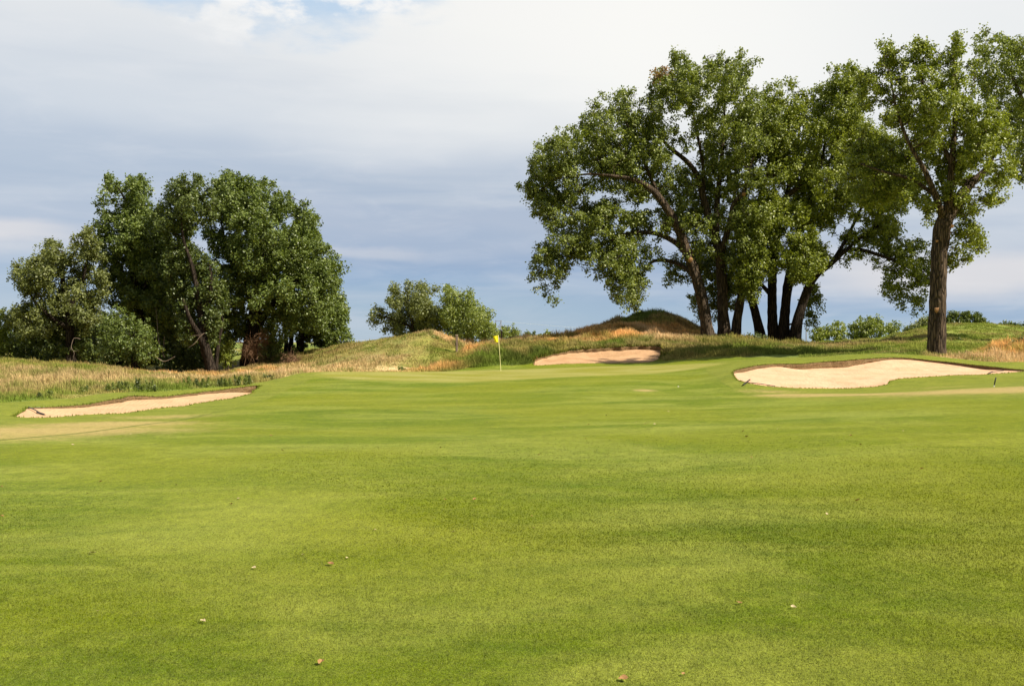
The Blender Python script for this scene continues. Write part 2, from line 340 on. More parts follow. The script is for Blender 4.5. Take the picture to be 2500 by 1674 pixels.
# colour of the wild grass over the place: (photo x, distance, colour, share of seed heads, height)
TAN = (.56,.41,.21); GTAN = (.40,.33,.12); GRN = (.20,.25,.05); LGRN = (.30,.335,.07); ORG = (.80,.47,.19); PALE = (.80,.57,.33); BRN = (.30,.19,.09); YG = (.35,.31,.085); DG=(.11,.15,.032)
WILD = [(-200,34,GTAN,.5,.25),(0,32,GRN,.3,.25),(0,40,TAN,.8,.35),(0,52,TAN,.7,.35),(0,66,YG,.4,.35),(150,36,GTAN,.6,.3),(150,45,TAN,.9,.4),(200,58,YG,.5,.35),(300,38,GRN,.4,.3),(300,44,TAN,.9,.4),(300,55,GTAN,.7,.35),(330,65,BRN,.5,.3),
        (450,41,GRN,.4,.35),(450,48,TAN,.8,.4),(500,60,PALE,.9,.4),(520,70,ORG,.8,.4),(600,47,GTAN,.6,.35),(640,55,PALE,.9,.35),(660,70,ORG,.6,.3),(640,85,BRN,.4,.3),(680,95,LGRN,.3,.3),(760,84,BRN,.6,.35),(740,70,PALE,.9,.35),(800,74,TAN,.9,.35),(840,78,GTAN,.8,.35),
        (860,86,GTAN,.6,.3),(900,71,TAN,.9,.3),(920,76,GTAN,.6,.3),(960,79,GTAN,.5,.3),(1000,70,YG,.5,.2),(1000,67,PALE,.6,.15),(1010,75,GTAN,.5,.25),(1055,79,TAN,.8,.35),(1040,77,YG,.5,.3),(1060,75.5,YG,.4,.2),(1050,72,YG,.4,.15),(1085,78,PALE,.8,.3),(1120,75,YG,.3,.15),
        (1090,66,ORG,.9,.5),(1100,70,YG,.7,.5),(1150,66,GRN,.5,.6),(1150,71,ORG,.8,.55),(1160,75,DG,.3,.45),(1160,79,ORG,.8,.45),(1160,78,PALE,1.,.55),(1220,66,DG,.3,.6),(1230,70,GTAN,.7,.5),(1230,75,DG,.3,.45),(1240,76,ORG,.9,.5),(1230,78,PALE,1.,.55),(1290,67,DG,.5,.6),(1290,72,GTAN,.7,.55),(1290,80,PALE,1.,.5),  # DG here: dark flank grass, its colour also standing in for tree shade
        (1340,72,YG,.6,.4),(1350,76,ORG,.9,.5),(1350,80,ORG,.9,.6),(1420,72.3,GTAN,.6,.35),(1420,76,ORG,.9,.55),(1420,80,ORG,1.,.65),(1400,86,ORG,.9,.5),(1450,88,BRN,.8,.45),(1500,72.2,GRN,.5,.35),(1500,75.5,ORG,1.,.55),(1500,79,ORG,.9,.6),(1500,87,BRN,.5,.4),(1580,72,GRN,.5,.35),(1590,75.5,PALE,1.,.55),(1590,79,PALE,1.,.6),(1590,88,DG,.5,.5),(1650,76,PALE,1.,.6),(1660,81,ORG,1.,.6),(1680,88,BRN,.8,.5),
        (1680,67,GTAN,.6,.5),(1750,66,YG,.6,.5),(1750,74,GTAN,.8,.6),(1800,80,ORG,.8,.5),(1860,66,GRN,.5,.45),(1880,76,YG,.6,.5),(1960,80,YG,.4,.35),(1950,64,GRN,.4,.35),(2060,62,GRN,.4,.3),(2060,70,TAN,.7,.35),(2060,85,GTAN,.5,.3),(2060,98,LGRN,.3,.3),
        (2150,68,LGRN,.4,.3),(2170,80,GTAN,.7,.3),(2200,60,GRN,.4,.25),(2210,90,LGRN,.3,.25),(2300,66,LGRN,.3,.3),(2330,78,LGRN,.2,.25),(2350,92,LGRN,.2,.2),(2420,84,LGRN,.2,.2),(2400,60,GRN,.4,.3),(2435,57,PALE,.9,.4),(2475,58,ORG,1.,.55),(2500,60,ORG,1.,.6),(2560,60,ORG,.9,.6),(2500,65,ORG,.8,.6),(2500,75,LGRN,.3,.2),(2550,92,LGRN,.2,.2),
        (-600,50,GTAN,.5,.35),(-600,90,YG,.3,.3),(0,110,GTAN,.3,.3),(900,130,GTAN,.3,.3),(1700,120,YG,.4,.3),(2400,130,GRN,.2,.3),(3300,70,LGRN,.3,.3),(1250,400,GRN,.2,.3),(200,400,GRN,.2,.3),(2300,400,GRN,.2,.3)]
_wu, _ww = uw([w[0] for w in WILD], [w[1] for w in WILD])
_wv = np.array([list(w[2]) + [w[3], w[4]] for w in WILD])
def wild(x, y):
    """colour(3), seed share, height"""
    j = (fbm2(x, y, .35, 21, 3) - .5) * 6.0; j2 = (fbm2(x, y, .5, 29, 3) - .5) * 3.0
    yc = np.maximum(y, 2.0)
    u, w = uw((x + j) / yc * F + 1250, np.maximum(yc + j2, 2)); out = np.empty((len(u), 5))
    for i in range(0, len(u), 50000):
        s = slice(i, i + 50000)
        d2 = (u[s, None] - _wu[None]) ** 2 + ((w[s, None] - _ww[None]) * 1.2) ** 2
        k = 1.0 / (d2 + 2e-4) ** 2.6
        out[s] = (k @ _wv) / k.sum(1, keepdims=True)
    return out

# ------------------------------------------------------------------ materials for the ground
def out_bsdf(t, col, rough=0.8, bump=None, bstr=0.3, bdist=0.02, spec=0.3, sheen=0.0):
    b = t.n('ShaderNodeBsdfPrincipled'); t.val(col, b.inputs['Base Color']); t.val(rough, b.inputs['Roughness'])
    b.inputs['Specular IOR Level'].default_value = spec
    if bump is not None:
        bp = t.n('ShaderNodeBump'); bp.inputs['Strength'].default_value = bstr; bp.inputs['Distance'].default_value = bdist
        t.l(bump, bp.inputs['Height']); t.l(bp.outputs[0], b.inputs['Normal'])
    o = t.n('ShaderNodeOutputMaterial'); t.l(b.outputs[0], o.inputs[0])
    return b
def new_mat(name):
    m = bpy.data.materials.new(name); m.use_nodes = True
    return m, NT(m.node_tree)

def turf_material():
    m, t = new_mat('turf')
    P = t.n('ShaderNodeNewGeometry').outputs['Position']
    at = lambda n: t.n('ShaderNodeAttribute', attribute_name=n)
    rough = at('rough').outputs['Fac']; green = at('putting').outputs['Fac']; dry = at('dry').outputs['Fac']; cut = at('cut').outputs['Fac']; wc = at('wildcol').outputs['Color']
    # fairway colour: soft blotches drawn out along the mowing direction
    v = t.mapping(P, (0.55, 1.0, 1), (0, 0, R(18)))
    n1 = t.ramp(t.noise(v, 0.42, 4.0, 0.6, 0.8), 0.38, 0.62)
    v2 = t.mapping(P, (0.7, 1.3, 1), (0, 0, R(-14)), (13, 5, 0))
    n2 = t.ramp(t.noise(v2, 1.1, 5.0, 0.68, 0.8), 0.38, 0.66)
    n3 = t.ramp(t.noise(t.mapping(P, (1, 1, 1), (0, 0, 0), (3, 9, 0)), 0.16, 2.0, 0.5), 0.38, 0.64)
    n6 = t.ramp(t.noise(t.mapping(P, (1, 1.6, 1), (0, 0, R(10)), (31, 2, 0)), 4.5, 3.0, 0.6, 0.4), 0.35, 0.72)
    lush = (0.093, 0.136, 0.0005); pale = (0.188, 0.218, 0.030); yel = (0.155, 0.170, 0.0005); deep = (0.042, 0.084, 0.0005)
    c = t.mix(n1, lush, pale)
    c = t.mix(t.math('MULTIPLY', n2, 0.48), c, deep)
    c = t.mix(t.math('MULTIPLY', n3, 0.55), c, yel)
    c = t.mix(t.math('MULTIPLY', n6, 0.28), c, (0.215, 0.235, 0.030))
    # first cut a shade duller
    cc = t.mix(n2, (0.19, 0.205, 0.026), (0.115, 0.145, 0.014))
    inside = t.ramp(cut, -0.05, 0.05)
    c = t.mix(t.math('MULTIPLY', inside, 0.70), c, cc)
    # putting surface
    gc = t.mix(t.ramp(t.noise(v, 0.5, 3.0, 0.5), 0.35, 0.65), (0.285, 0.272, 0.075), (0.220, 0.218, 0.028))
    c = t.mix(green, c, gc)
    # worn straw-coloured patches with broken edges
    dn = t.noise(P, 3.5, 5.0, 0.7)
    dm = t.ramp(t.math('ADD', dry, t.math('MULTIPLY', t.math('SUBTRACT', dn, 0.5), 0.9)), 0.15, 0.75)
    c = t.mix(t.math('MULTIPLY', dm, 0.80), c, (0.40, 0.29, 0.125))
    # blade-scale grain, coarser further off so it does not average away
    g1 = t.noise(P, 150.0, 2.0, 0.7); g2 = t.noise(P, 45.0, 3.0, 0.7); g3 = t.noise(t.mapping(P, (1, .45, 1)), 9.0, 5.0, 0.85)
    gr = t.math('ADD', t.math('MULTIPLY', t.math('SUBTRACT', g1, 0.5), 3.4), t.math('MULTIPLY', t.math('SUBTRACT', g2, 0.5), 2.2))
    gr = t.math('ADD', gr, t.math('MULTIPLY', t.math('SUBTRACT', g3, 0.5), 1.5))
    gm = t.math('ADD', 1.0, gr)
    gm = t.math('MAXIMUM', gm, 0.25)
    gm = t.math('ADD', 1.0, t.math('MULTIPLY', t.math('SUBTRACT', gm, 1.0), t.math('SUBTRACT', 1.0, t.math('MULTIPLY', green, 0.75))))
    sc = t.n('ShaderNodeVectorMath', operation='SCALE'); t.l(c, sc.inputs[0]); t.l(gm, sc.inputs[3])
    c = sc.outputs[0]
    # straw-bright blade tips
    tip = t.ramp(t.noise(t.mapping(P, (1, 1, 1), loc=(7, 3, 1)), 120.0, 1.0, 0.5), 0.58, 0.75)
    c = t.mix(t.math('MULTIPLY', t.math('MULTIPLY', tip, 0.45), t.math('SUBTRACT', 1.0, green)), c, (0.38, 0.40, 0.12))
    # mowing edge: a thin torn line where longer grass starts
    ln = t.math('MULTIPLY', t.ramp(t.math('ABSOLUTE', t.math('ADD', cut, t.math('MULTIPLY', t.math('SUBTRACT', t.noise(P, 3.0, 3.0), 0.5), 0.10))), 0.10, 0.03), t.ramp(t.noise(P, 1.7, 3.0), 0.25, 0.5, 0.25, 0.8))
    c = t.mix(t.math('MULTIPLY', ln, at('cutline').outputs['Fac']), c, (0.08, 0.105, 0.015))
    # wild ground under the tall grass
    wn = t.noise(P, 4.0, 5.0, 0.7); wn2 = t.noise(P, 1.1, 3.0, 0.6)
    wcol = t.mix(t.ramp(wn, 0.35, 0.7), t.mix(1.0, wc, (0.55, 0.62, 0.5), 'MULTIPLY'), wc)
    wcol = t.mix(t.ramp(wn2, 0.4, 0.7, 0, .6), wcol, (0.13, 0.17, 0.04))
    rm = t.ramp(t.math('ADD', rough, t.math('MULTIPLY', t.math('SUBTRACT', t.noise(P, 5.0, 3.0), 0.5), 0.5)), -0.15, 0.15)
    c = t.mix(rm, c, wcol)
    h = t.math('ADD', t.math('MULTIPLY', g1, 0.006), t.math('MULTIPLY', g2, 0.012))
    h = t.math('ADD', h, t.math('MULTIPLY', g3, 0.012))
    b = out_bsdf(t, c, 0.85, h, 0.9, 1.0, 0.06)
    b.inputs['Sheen Weight'].default_value = 0.12; b.inputs['Sheen Roughness'].default_value = 0.4; b.inputs['Sheen Tint'].default_value = (0.75, 0.9, 0.35, 1)
    return m
def sand_material(name, c1, c2):
    m, t = new_mat(name)
    P = t.n('ShaderNodeNewGeometry').outputs['Position']
    a = t.noise(P, 0.7, 4.0, 0.6, 0.5); b_ = t.noise(P, 6.0, 5.0, 0.7)
    # raked furrows
    w = t.n('ShaderNodeTexWave', wave_type='BANDS', bands_direction='DIAGONAL'); t.l(t.mapping(P, (1, 1, .2), (0, 0, R(35))), w.inputs[0])
    w.inputs['Scale'].default_value = 3.2; w.inputs['Distortion'].default_value = 3.5; w.inputs['Detail'].default_value = 2.0; w.inputs['Detail Scale'].default_value = 1.2
    c = t.mix(t.ramp(a, 0.38, 0.68), c1, c2)
    c = t.mix(t.ramp(b_, 0.5, 0.8, 0, .25), c, tuple(k * .80 for k in c2))
    sp = t.ramp(t.noise(P, 22.0, 2.0, 0.6), 0.70, 0.76)
    c = t.mix(t.math('MULTIPLY', sp, 0.45), c, (0.20, 0.13, 0.07))
    foot = t.noise(t.mapping(P, (1.0, .6, 1.0)), 2.2, 3.0, 0.6)
    h = t.math('ADD', t.math('ADD', t.math('MULTIPLY', w.outputs[1], 0.010), t.math('MULTIPLY', b_, 0.035)), t.math('MULTIPLY', foot, 0.09))
    out_bsdf(t, c, 0.95, h, 0.8, 1.0, 0.1)
    return m
def simple_mat(name, c1, c2, scale=8.0, rough=0.8, bump=0.01, stretch=(1, 1, 1), detail=4.0, spec=0.3):
    m, t = new_mat(name)
    P = t.n('ShaderNodeTexCoord').outputs['Object']
    nz = t.noise(t.mapping(P, stretch), scale, detail, 0.65)
    out_bsdf(t, t.mix(t.ramp(nz, 0.3, 0.7), c1, c2), rough, t.math('MULTIPLY', nz, bump), 0.8, 1.0, spec)
    return m
M_TURF = turf_material()
M_SAND = sand_material('pale_sand', (0.66, 0.415, 0.265), (0.58, 0.355, 0.215))
M_SAND_TAN = sand_material('tan_sand', (0.56, 0.37, 0.215), (0.48, 0.31, 0.175))
M_SAND_RED = sand_material('red_sand', (0.50, 0.31, 0.175), (0.40, 0.245, 0.13))
M_LIP = simple_mat('root_soil', (0.07, 0.045, 0.02), (0.26, 0.17, 0.08), 22.0, 0.95, 0.05)

# ------------------------------------------------------------------ ground mesh
def bunker_outline(rim, amp):
    pts = [((p - 1250) / F * d, d, dr) for p, py, d, dr in rim]
    c = catmull(pts, True, 0.12)
    n = len(c); tx = np.roll(c[:, 0], -1) - np.roll(c[:, 0], 1); ty = np.roll(c[:, 1], -1) - np.roll(c[:, 1], 1)
    L = np.hypot(tx, ty) + 1e-9; k = (fbm2(c[:, 0], c[:, 1], 1.6, 5, 4) - .5) * amp * (0.25 + np.clip(c[:, 2] / .15, 0, 1))
    c[:, 0] += -ty / L * k; c[:, 1] += tx / L * k; c[:, 2] = np.maximum(c[:, 2], 0.01)
    return c
OUT = [bunker_outline(RIM_A, .22), bunker_outline(RIM_B, .30), bunker_outline(RIM_C, .75)]

def ground_attrs(x, y):
    cutl = seg_sd(x, y, CUT_L); cutr = -seg_sd(x, y, CUT_R)
    cutr = seg_sd(x, y, CUT_R)
    cut = np.where(x < 0, cutl, np.where(y > 60, -5.0, cutr))
    inG = in_poly(x, y, GREEN); dG = dist_poly(x, y, GREEN) * np.where(inG, 1, -1)
    cutline = np.where(x < 0, np.clip((34 - y) / 8, 0, 1), 0.15)
    W = wild(x, y)
    return dict(rough=np.clip(rough_sd(x, y), -3, 3), putting=np.clip(dG / .9 + .5, 0, 1), dry=dryness(x, y), cut=np.clip(cut, -3, 3), cutline=cutline), W[:, :3]

def build_ground():
    th = np.concatenate([np.linspace(-180, -40, 36)[:-1], np.linspace(-40, -31, 25)[:-1], np.linspace(-31, 31, 470), np.linspace(31, 40, 25)[1:], np.linspace(40, 180, 36)[1:-1]])
    r = np.concatenate([[1.2, 2.0, 2.8], np.exp(np.linspace(math.log(3.4), math.log(24), 110))[:-1], np.linspace(24, 110, 240), np.exp(np.linspace(math.log(110), math.log(9000), 50))[1:]])
    nt, nr = len(th), len(r)
    T, Rr = np.meshgrid(np.radians(th), r, indexing='ij')
    X = (np.sin(T) * Rr).ravel(); Y = (np.cos(T) * Rr).ravel()
    idx = np.arange(nt * nr).reshape(nt, nr)
    a = idx; b = np.roll(idx, -1, 0)
    quads = np.stack([a[:, :-1], b[:, :-1], b[:, 1:], a[:, 1:]], -1)     # (nt, nr-1, 4)
    keep = np.ones(quads.shape[:2], bool)
    X = list(X); Y = list(Y); tris = []
    Xa = np.array(X); Ya = np.array(Y)
    extra_x, extra_y = [], []
    for o in OUT:
        tt = np.degrees(np.arctan2(o[:, 0], o[:, 1])); rr = np.hypot(o[:, 0], o[:, 1])
        i0 = np.searchsorted(th, tt.min()) - 3; i1 = np.searchsorted(th, tt.max()) + 3
        j0 = np.searchsorted(r, rr.min()) - 3; j1 = np.searchsorted(r, rr.max()) + 3
        keep[i0:i1, j0:j1] = False
        ids = idx[i0:i1 + 1, j0:j1 + 1]; brd = np.zeros(ids.shape, bool); brd[0] = brd[-1] = True; brd[:, 0] = brd[:, -1] = True
        fi = ids.ravel(); bx, by = Xa[fi], Ya[fi]
        d = dist_poly(bx, by, o[:, :2]); ins = in_poly(bx, by, o[:, :2])
        use = brd.ravel() | ((d > .06) & ~ins)
        fi = fi[use]
        base = len(Xa) + len(extra_x)
        extra_x += list(o[:, 0]); extra_y += list(o[:, 1])
        vid = np.concatenate([fi, np.arange(base, base + len(o))])
        vs = [Vector((a_, b_)) for a_, b_ in zip(np.concatenate([Xa[fi], o[:, 0]]), np.concatenate([Ya[fi], o[:, 1]]))]
        m = len(fi); ed = [(m + k, m + (k + 1) % len(o)) for k in range(len(o))]
        ov, oe, of, vi, _, _ = delaunay_2d_cdt(vs, ed, [], 0, 1e-6)
        remap = []
        for k, src in enumerate(vi):
            if src: remap.append(int(vid[src[0]]))
            else:
                remap.append(len(Xa) + len(extra_x)); extra_x.append(ov[k].x); extra_y.append(ov[k].y)
        fa = np.array([list(f) for f in of]); oc = np.array([(v.x, v.y) for v in ov])
        cen = oc[fa].mean(1); kf = ~in_poly(cen[:, 0], cen[:, 1], o[:, :2])
        rv = np.hypot(oc[:, 0], oc[:, 1])[fa]; kf &= ~(rv.max(1) < r[j0] + 1e-3)
        tv = np.degrees(np.arctan2(oc[:, 0], oc[:, 1]))[fa]; kf &= ~(tv.max(1) < th[i0] + 1e-3) & ~(tv.min(1) > th[i1] - 1e-3)
        tris.append(np.array(remap)[fa[kf]])
    XX = np.concatenate([Xa, extra_x]); YY = np.concatenate([Ya, extra_y])
    ZZ = height(XX, YY)
    sd = rough_sd(XX, YY)
    ZZ += np.clip(sd / 3, 0, 1) * (fbm2(XX, YY, .6, 41, 4) - .5) * .50 * np.clip((140 - YY) / 40, 0, 1)
    ZZ += (fbm2(XX, YY, .16, 51, 2) - .5) * .10 * np.clip((YY - 6) / 10, 0, 1) * np.clip(1 - sd, 0, 1) * np.clip((dist_all(XX, YY) - .3) / 3, 0, 1)
    # centre fan
    c0 = len(XX); XX = np.append(XX, 0); YY = np.append(YY, 0); ZZ = np.append(ZZ, 0)
    fan = np.stack([np.full(nt, c0), np.roll(idx[:, 0], -1), idx[:, 0]], -1)[:, ::1]
    q = quads[keep][:, ::-1]
    tri = np.concatenate(tris + [fan[:, ::-1]])
    at, wc = ground_attrs(XX, YY)
    V = np.stack([XX, YY, ZZ], 1)
    # orientation upwards
    def up(f):
        p = V[f]; n = np.cross(p[:, 1] - p[:, 0], p[:, 2] - p[:, 0])[:, 2]
        f = f.copy(); f[n < 0] = f[n < 0][:, ::-1]; return f
    q = up(q); tri = up(tri)
    # vertex normals of the whole sheet, kept on each piece so no seam shows
    N = np.zeros_like(V)
    for f in (q, tri):
        p = V[f]; n = np.cross(p[:, 1] - p[:, 0], p[:, 2] - p[:, 0])
        for k in range(f.shape[1]): np.add.at(N, f[:, k], n)
    N /= np.linalg.norm(N, axis=1, keepdims=True) + 1e-12
    sdv = at['rough']; pg = at['putting']
    def zone(f):
        s = sdv[f].mean(1); g = pg[f].mean(1)
        return np.where(s > 0, 2, np.where(g > .5, 1, 0))
    zq, zt = zone(q), zone(tri)
    for k, nm in ((0, 'fairway'), (1, 'putting_green'), (2, 'rough_ground')):
        fq, ft = q[zq == k], tri[zt == k]
        used = np.unique(np.concatenate([fq.ravel(), ft.ravel()])); mp = np.zeros(len(V), np.int64); mp[used] = np.arange(len(used))
        o = mesh_obj(nm, V[used], [mp[fq], mp[ft]], M_TURF, attrs={a_: v_[used] for a_, v_ in at.items()}, cols={'wildcol': wc[used]})
        o.data.normals_split_custom_set_from_vertices([tuple(n_) for n_ in N[used]])
        tag(o, kind='structure')
    return
def dist_all(x, y):
    d = np.full(np.shape(x), 1e9)
    for o in OUT: d = np.minimum(d, dist_poly(x, y, o[::3, :2]))
    return d
build_ground()

def build_bunker(o, mat, sag, label):
    x, y, dr = o[:, 0], o[:, 1], o[:, 2]
    zt = height(x, y)
    n = len(o)
    zs = zt - dr
    # sand surface: thin plate through the rim
    k = max(1, n // 90); ctl = o[::k]; cz = zs[::k]
    def phi(d2): return np.sqrt(d2 + .01)
    A = np.zeros((len(ctl) + 3, len(ctl) + 3)); m = len(ctl)
    A[:m, :m] = phi((ctl[:, None, 0] - ctl[None, :, 0]) ** 2 + (ctl[:, None, 1] - ctl[None, :, 1]) ** 2)
    A[:m, m:] = np.stack([np.ones(m), ctl[:, 0], ctl[:, 1]], 1); A[m:, :m] = A[:m, m:].T
    w = np.linalg.solve(A, np.append(cz, [0, 0, 0]))
    def hs(a, b): return phi((a[:, None] - ctl[None, :, 0]) ** 2 + (b[:, None] - ctl[None, :, 1]) ** 2) @ w[:m] + w[m] + w[m + 1] * a + w[m + 2] * b
    gx, gy = np.meshgrid(np.arange(x.min(), x.max(), .22), np.arange(y.min(), y.max(), .22)); gx = gx.ravel() + RNG.uniform(-.05, .05, gx.size); gy = gy.ravel() + RNG.uniform(-.05, .05, gy.size)
    ins = in_poly(gx, gy, o[:, :2]); d = dist_poly(gx, gy, o[:, :2]); u = ins & (d > .1)
    gx, gy, d = gx[u], gy[u], d[u]
    gz = hs(gx, gy) - sag * (1 - np.exp(-d / 1.2)) + (fbm2(gx, gy, 1.1, 8, 4) - .5) * .11 * np.clip(d / .5, 0, 1)
    V = np.concatenate([np.stack([x, y, zs], 1), np.stack([gx, gy, gz], 1)])
    vs = [Vector((a, b)) for a, b in V[:, :2]]
    ov, oe, of, vi, _, _ = delaunay_2d_cdt(vs, [(i, (i + 1) % n) for i in range(n)], [], 0, 1e-6)
    fa = np.array([list(f) for f in of if all(vi[q] for q in f)]); mp = np.array([s[0] if s else 0 for s in vi]); fa = mp[fa]
    cen = V[fa].mean(1); fa = fa[in_poly(cen[:, 0], cen[:, 1], o[:, :2])]
    p = V[fa]; nz = np.cross(p[:, 1] - p[:, 0], p[:, 2] - p[:, 0])[:, 2]; fa[nz < 0] = fa[nz < 0][:, ::-1]
    e = mesh_obj('sand_bunker', V, fa, mat); tag(e, kind='structure')
    # broken soil lip between turf and sand
    tx = np.roll(x, -1) - np.roll(x, 1); ty = np.roll(y, -1) - np.roll(y, 1); L = np.hypot(tx, ty)
    area = 0.5 * np.sum(x * np.roll(y, -1) - np.roll(x, -1) * y); s = 1 if area > 0 else -1
    nx, ny = -ty / L * s, tx / L * s          # inwards
    rows = []
    for q in range(6):
        f = q / 5
        offs = (fbm2(x * 3, y * 3 + q * 1.7, 2.5, 60 + q, 3) - .45) * np.minimum(dr, .25) * .9 * math.sin(f * math.pi) - .004
        back = -.05 if q == 5 else 0
        rows.append(np.stack([x + nx * offs * (dr > .045), y + ny * offs * (dr > .045), zt + .004 - (dr + .03) * f - (dr < .045) * .01], 1))
    rows[0][:, 0] -= nx * .03; rows[0][:, 1] -= ny * .03
    V2 = np.concatenate(rows); i = np.arange(n); j = (i + 1) % n
    F2 = np.concatenate([np.stack([q * n + i, q * n + j, (q + 1) * n + j, (q + 1) * n + i], 1) for q in range(5)])
    mesh_obj('soil_lip', V2, F2, M_LIP, parent=e)
    return hs
HS = [build_bunker(OUT[0], M_SAND_TAN, .05, ''), build_bunker(OUT[1], M_SAND, .10, ''), build_bunker(OUT[2], M_SAND_RED, .16, '')]

# ------------------------------------------------------------------ grass blades
def blade_material():
    m, t = new_mat('grass_blades')
    c = t.n('ShaderNodeAttribute', attribute_name='col').outputs['Color']
    d = t.n('ShaderNodeBsdfDiffuse'); t.l(c, d.inputs[0])
    tr = t.n('ShaderNodeBsdfTranslucent'); t.l(c, tr.inputs[0])
    mx = t.n('ShaderNodeMixShader'); mx.inputs[0].default_value = .35; t.l(d.outputs[0], mx.inputs[1]); t.l(tr.outputs[0], mx.inputs[2])
    o = t.n('ShaderNodeOutputMaterial'); t.l(mx.outputs[0], o.inputs[0])
    return m
M_BLADE = blade_material()
def make_blades(name, x, y, z, h, w, c0, c1, lean=.35, label=None):
    n = len(x); a = RNG.uniform(0, 2 * math.pi, n)
    la = RNG.normal(0, lean, n) ; ld = RNG.uniform(0, 2 * math.pi, n); la = np.abs(la)
    lx, ly = np.cos(ld) * la - .10, np.sin(ld) * la
    wx, wy = np.cos(a) * w / 2, np.sin(a) * w / 2
    b = np.stack([x, y, z - .03], 1)
    o = np.stack([wx, wy, np.zeros(n)], 1)
    mid = b + np.stack([lx * h * .4, ly * h * .4, h * .6], 1)
    tip = b + np.stack([lx * h, ly * h, h * (1 - .3 * np.minimum(la, 1))], 1)
    V = np.stack([b - o, b + o, mid + o * .9, mid - o * .9, tip], 1).reshape(-1, 3)
    k = np.arange(n)[:, None] * 5
    q = k + np.array([[0, 1, 2, 3]]); tr = k + np.array([[3, 2, 4]])
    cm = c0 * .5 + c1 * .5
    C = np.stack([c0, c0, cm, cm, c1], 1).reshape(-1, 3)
    ob = mesh_obj(name, V, [q, tr], M_BLADE, smooth=False, cols={'col': C})
    tag(ob, label, 'grass', kind='stuff')
    return ob
def wedge_sample(n, px0, px1, D0, D1, power=1.0):
    """random points of a view sector, uniform in area"""
    u = RNG.uniform(0, 1, n); D = np.sqrt(D0 ** 2 + u * (D1 ** 2 - D0 ** 2)) if power == 1 else D0 * (D1 / D0) ** u
    px = RNG.uniform(px0, px1, n)
    return (px - 1250) / F * D, D
def in_bunkers(x, y):
    r = np.zeros(len(x), bool)
    for o in OUT: r |= in_poly(x, y, o[::2, :2])
    return r
def wild_grass():
    xs, ys = [], []
    for px0, px1, D0, D1, n in ((-250, 700, 28, 78, 330000), (600, 1350, 50, 106, 190000), (1050, 2000, 62, 92, 330000), (1950, 2750, 52, 104, 240000), (-500, 3000, 90, 190, 70000)):
        x, y = wedge_sample(n, px0, px1, D0, D1); xs.append(x); ys.append(y)
    x = np.concatenate(xs); y = np.concatenate(ys)
    sd = rough_sd(x, y); k = (sd > -.1) & ~in_bunkers(x, y)
    # patchiness
    k &= RNG.uniform(0, 1, len(x)) < .35 + 1.1 * fbm2(x, y, .9, 77, 3)
    x, y, sd = x[k], y[k], sd[k]
    W = wild(x, y); z = height(x, y) + np.clip(sd / 3, 0, 1) * (fbm2(x, y, .6, 41, 4) - .5) * .50 * np.clip((140 - y) / 40, 0, 1)
    n = len(x)
    base = W[:, :3]; seed = RNG.uniform(0, 1, n) < W[:, 3] * (.25 + .9 * fbm2(x, y, .6, 88, 3))
    grn = np.array([.19, .23, .045]) * RNG.uniform(.6, 1.25, (n, 1))
    jit = RNG.uniform(.65, 1.3, (n, 1))
    c1 = np.where(seed[:, None], base * jit * 1.08, base * .72 * jit + grn * .28)
    pt = fbm2(x, y, .8, 120, 4)[:, None]; c1 = c1 * (.55 + .9 * pt)
    tn = np.clip((fbm2(x, y, .55, 131, 3) - .55) * 7, 0, 1)[:, None] * .55; c1 = c1 * (1 - tn) + np.array([.52, .38, .19]) * jit * tn
    # patches of pure green weeds
    gp = np.clip((fbm2(x, y, .7, 99, 3) - .51) * 6, 0, 1)[:, None] * (.75 - .5 * np.clip(W[:, 3:4] - .5, 0, .5))
    c1 = c1 * (1 - gp) + grn * np.array([1.05, 1.25, .9]) * gp
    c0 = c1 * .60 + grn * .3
    h = .86 * W[:, 4] * RNG.uniform(.45, 1.25, n) * (.15 + 1.7 * fbm2(x, y, .9, 91, 3) ** 1.3) * np.where(seed, 1.1, .85) * np.clip(.45 + sd * .5, .3, 1)
    w = (.010 + .00033 * y) * RNG.uniform(.7, 1.3, n)
    lab = ('tan and green wild grass on the low field left of the raised green', 'long golden and green rough grass over the mounds behind the green', 'green and straw coloured wild grass on the slopes at the right')
    px = x / y * F + 1250
    for i, (a, b) in enumerate(((-1e5, 760), (760, 1960), (1960, 1e5))):
        m = (px > a) & (px <= b)
        make_blades('wild_grass', x[m], y[m], z[m], h[m], w[m], c0[m], c1[m], .35, lab[i])
wild_grass()
def lip_fringe():
    """turf blades hanging over the rims and along them"""
    names = ('left', 'right', 'far centre')
    for k_, o in enumerate(OUT):
        n = len(o) * 14
        i = RNG.integers(0, len(o), n); k = RNG.uniform(0, 1, n); j = (i + 1) % len(o)
        x = o[i, 0] * (1 - k) + o[j, 0] * k + RNG.normal(0, .05, n); y = o[i, 1] * (1 - k) + o[j, 1] * k + RNG.normal(0, .05, n)
        bk = in_poly(x, y, o[:, :2]); x, y = x[~bk], y[~bk]; n = len(x)
        z = height(x, y); c = np.array([.17, .22, .03]) * RNG.uniform(.6, 1.4, (n, 1)); dryb = RNG.uniform(0, 1, (n, 1)) < .05
        c = np.where(dryb, np.array([.40, .27, .11]), c)
        wildrim = (o is OUT[2]) & (rough_sd(x, y) > .3) if o is OUT[2] else np.zeros(n, bool)
        hh = np.where(wildrim, RNG.uniform(.10, .34, n), RNG.uniform(.04, .10, n)); c = np.where(wildrim[:, None], c * np.array([.9, .75, .9]), c)
        make_blades('rim_grass', x, y, z, hh, np.where(wildrim, .035, .02), c * .7, c, .6, 'grass blades along the edge of the %s sand bunker' % names[k_])
lip_fringe()
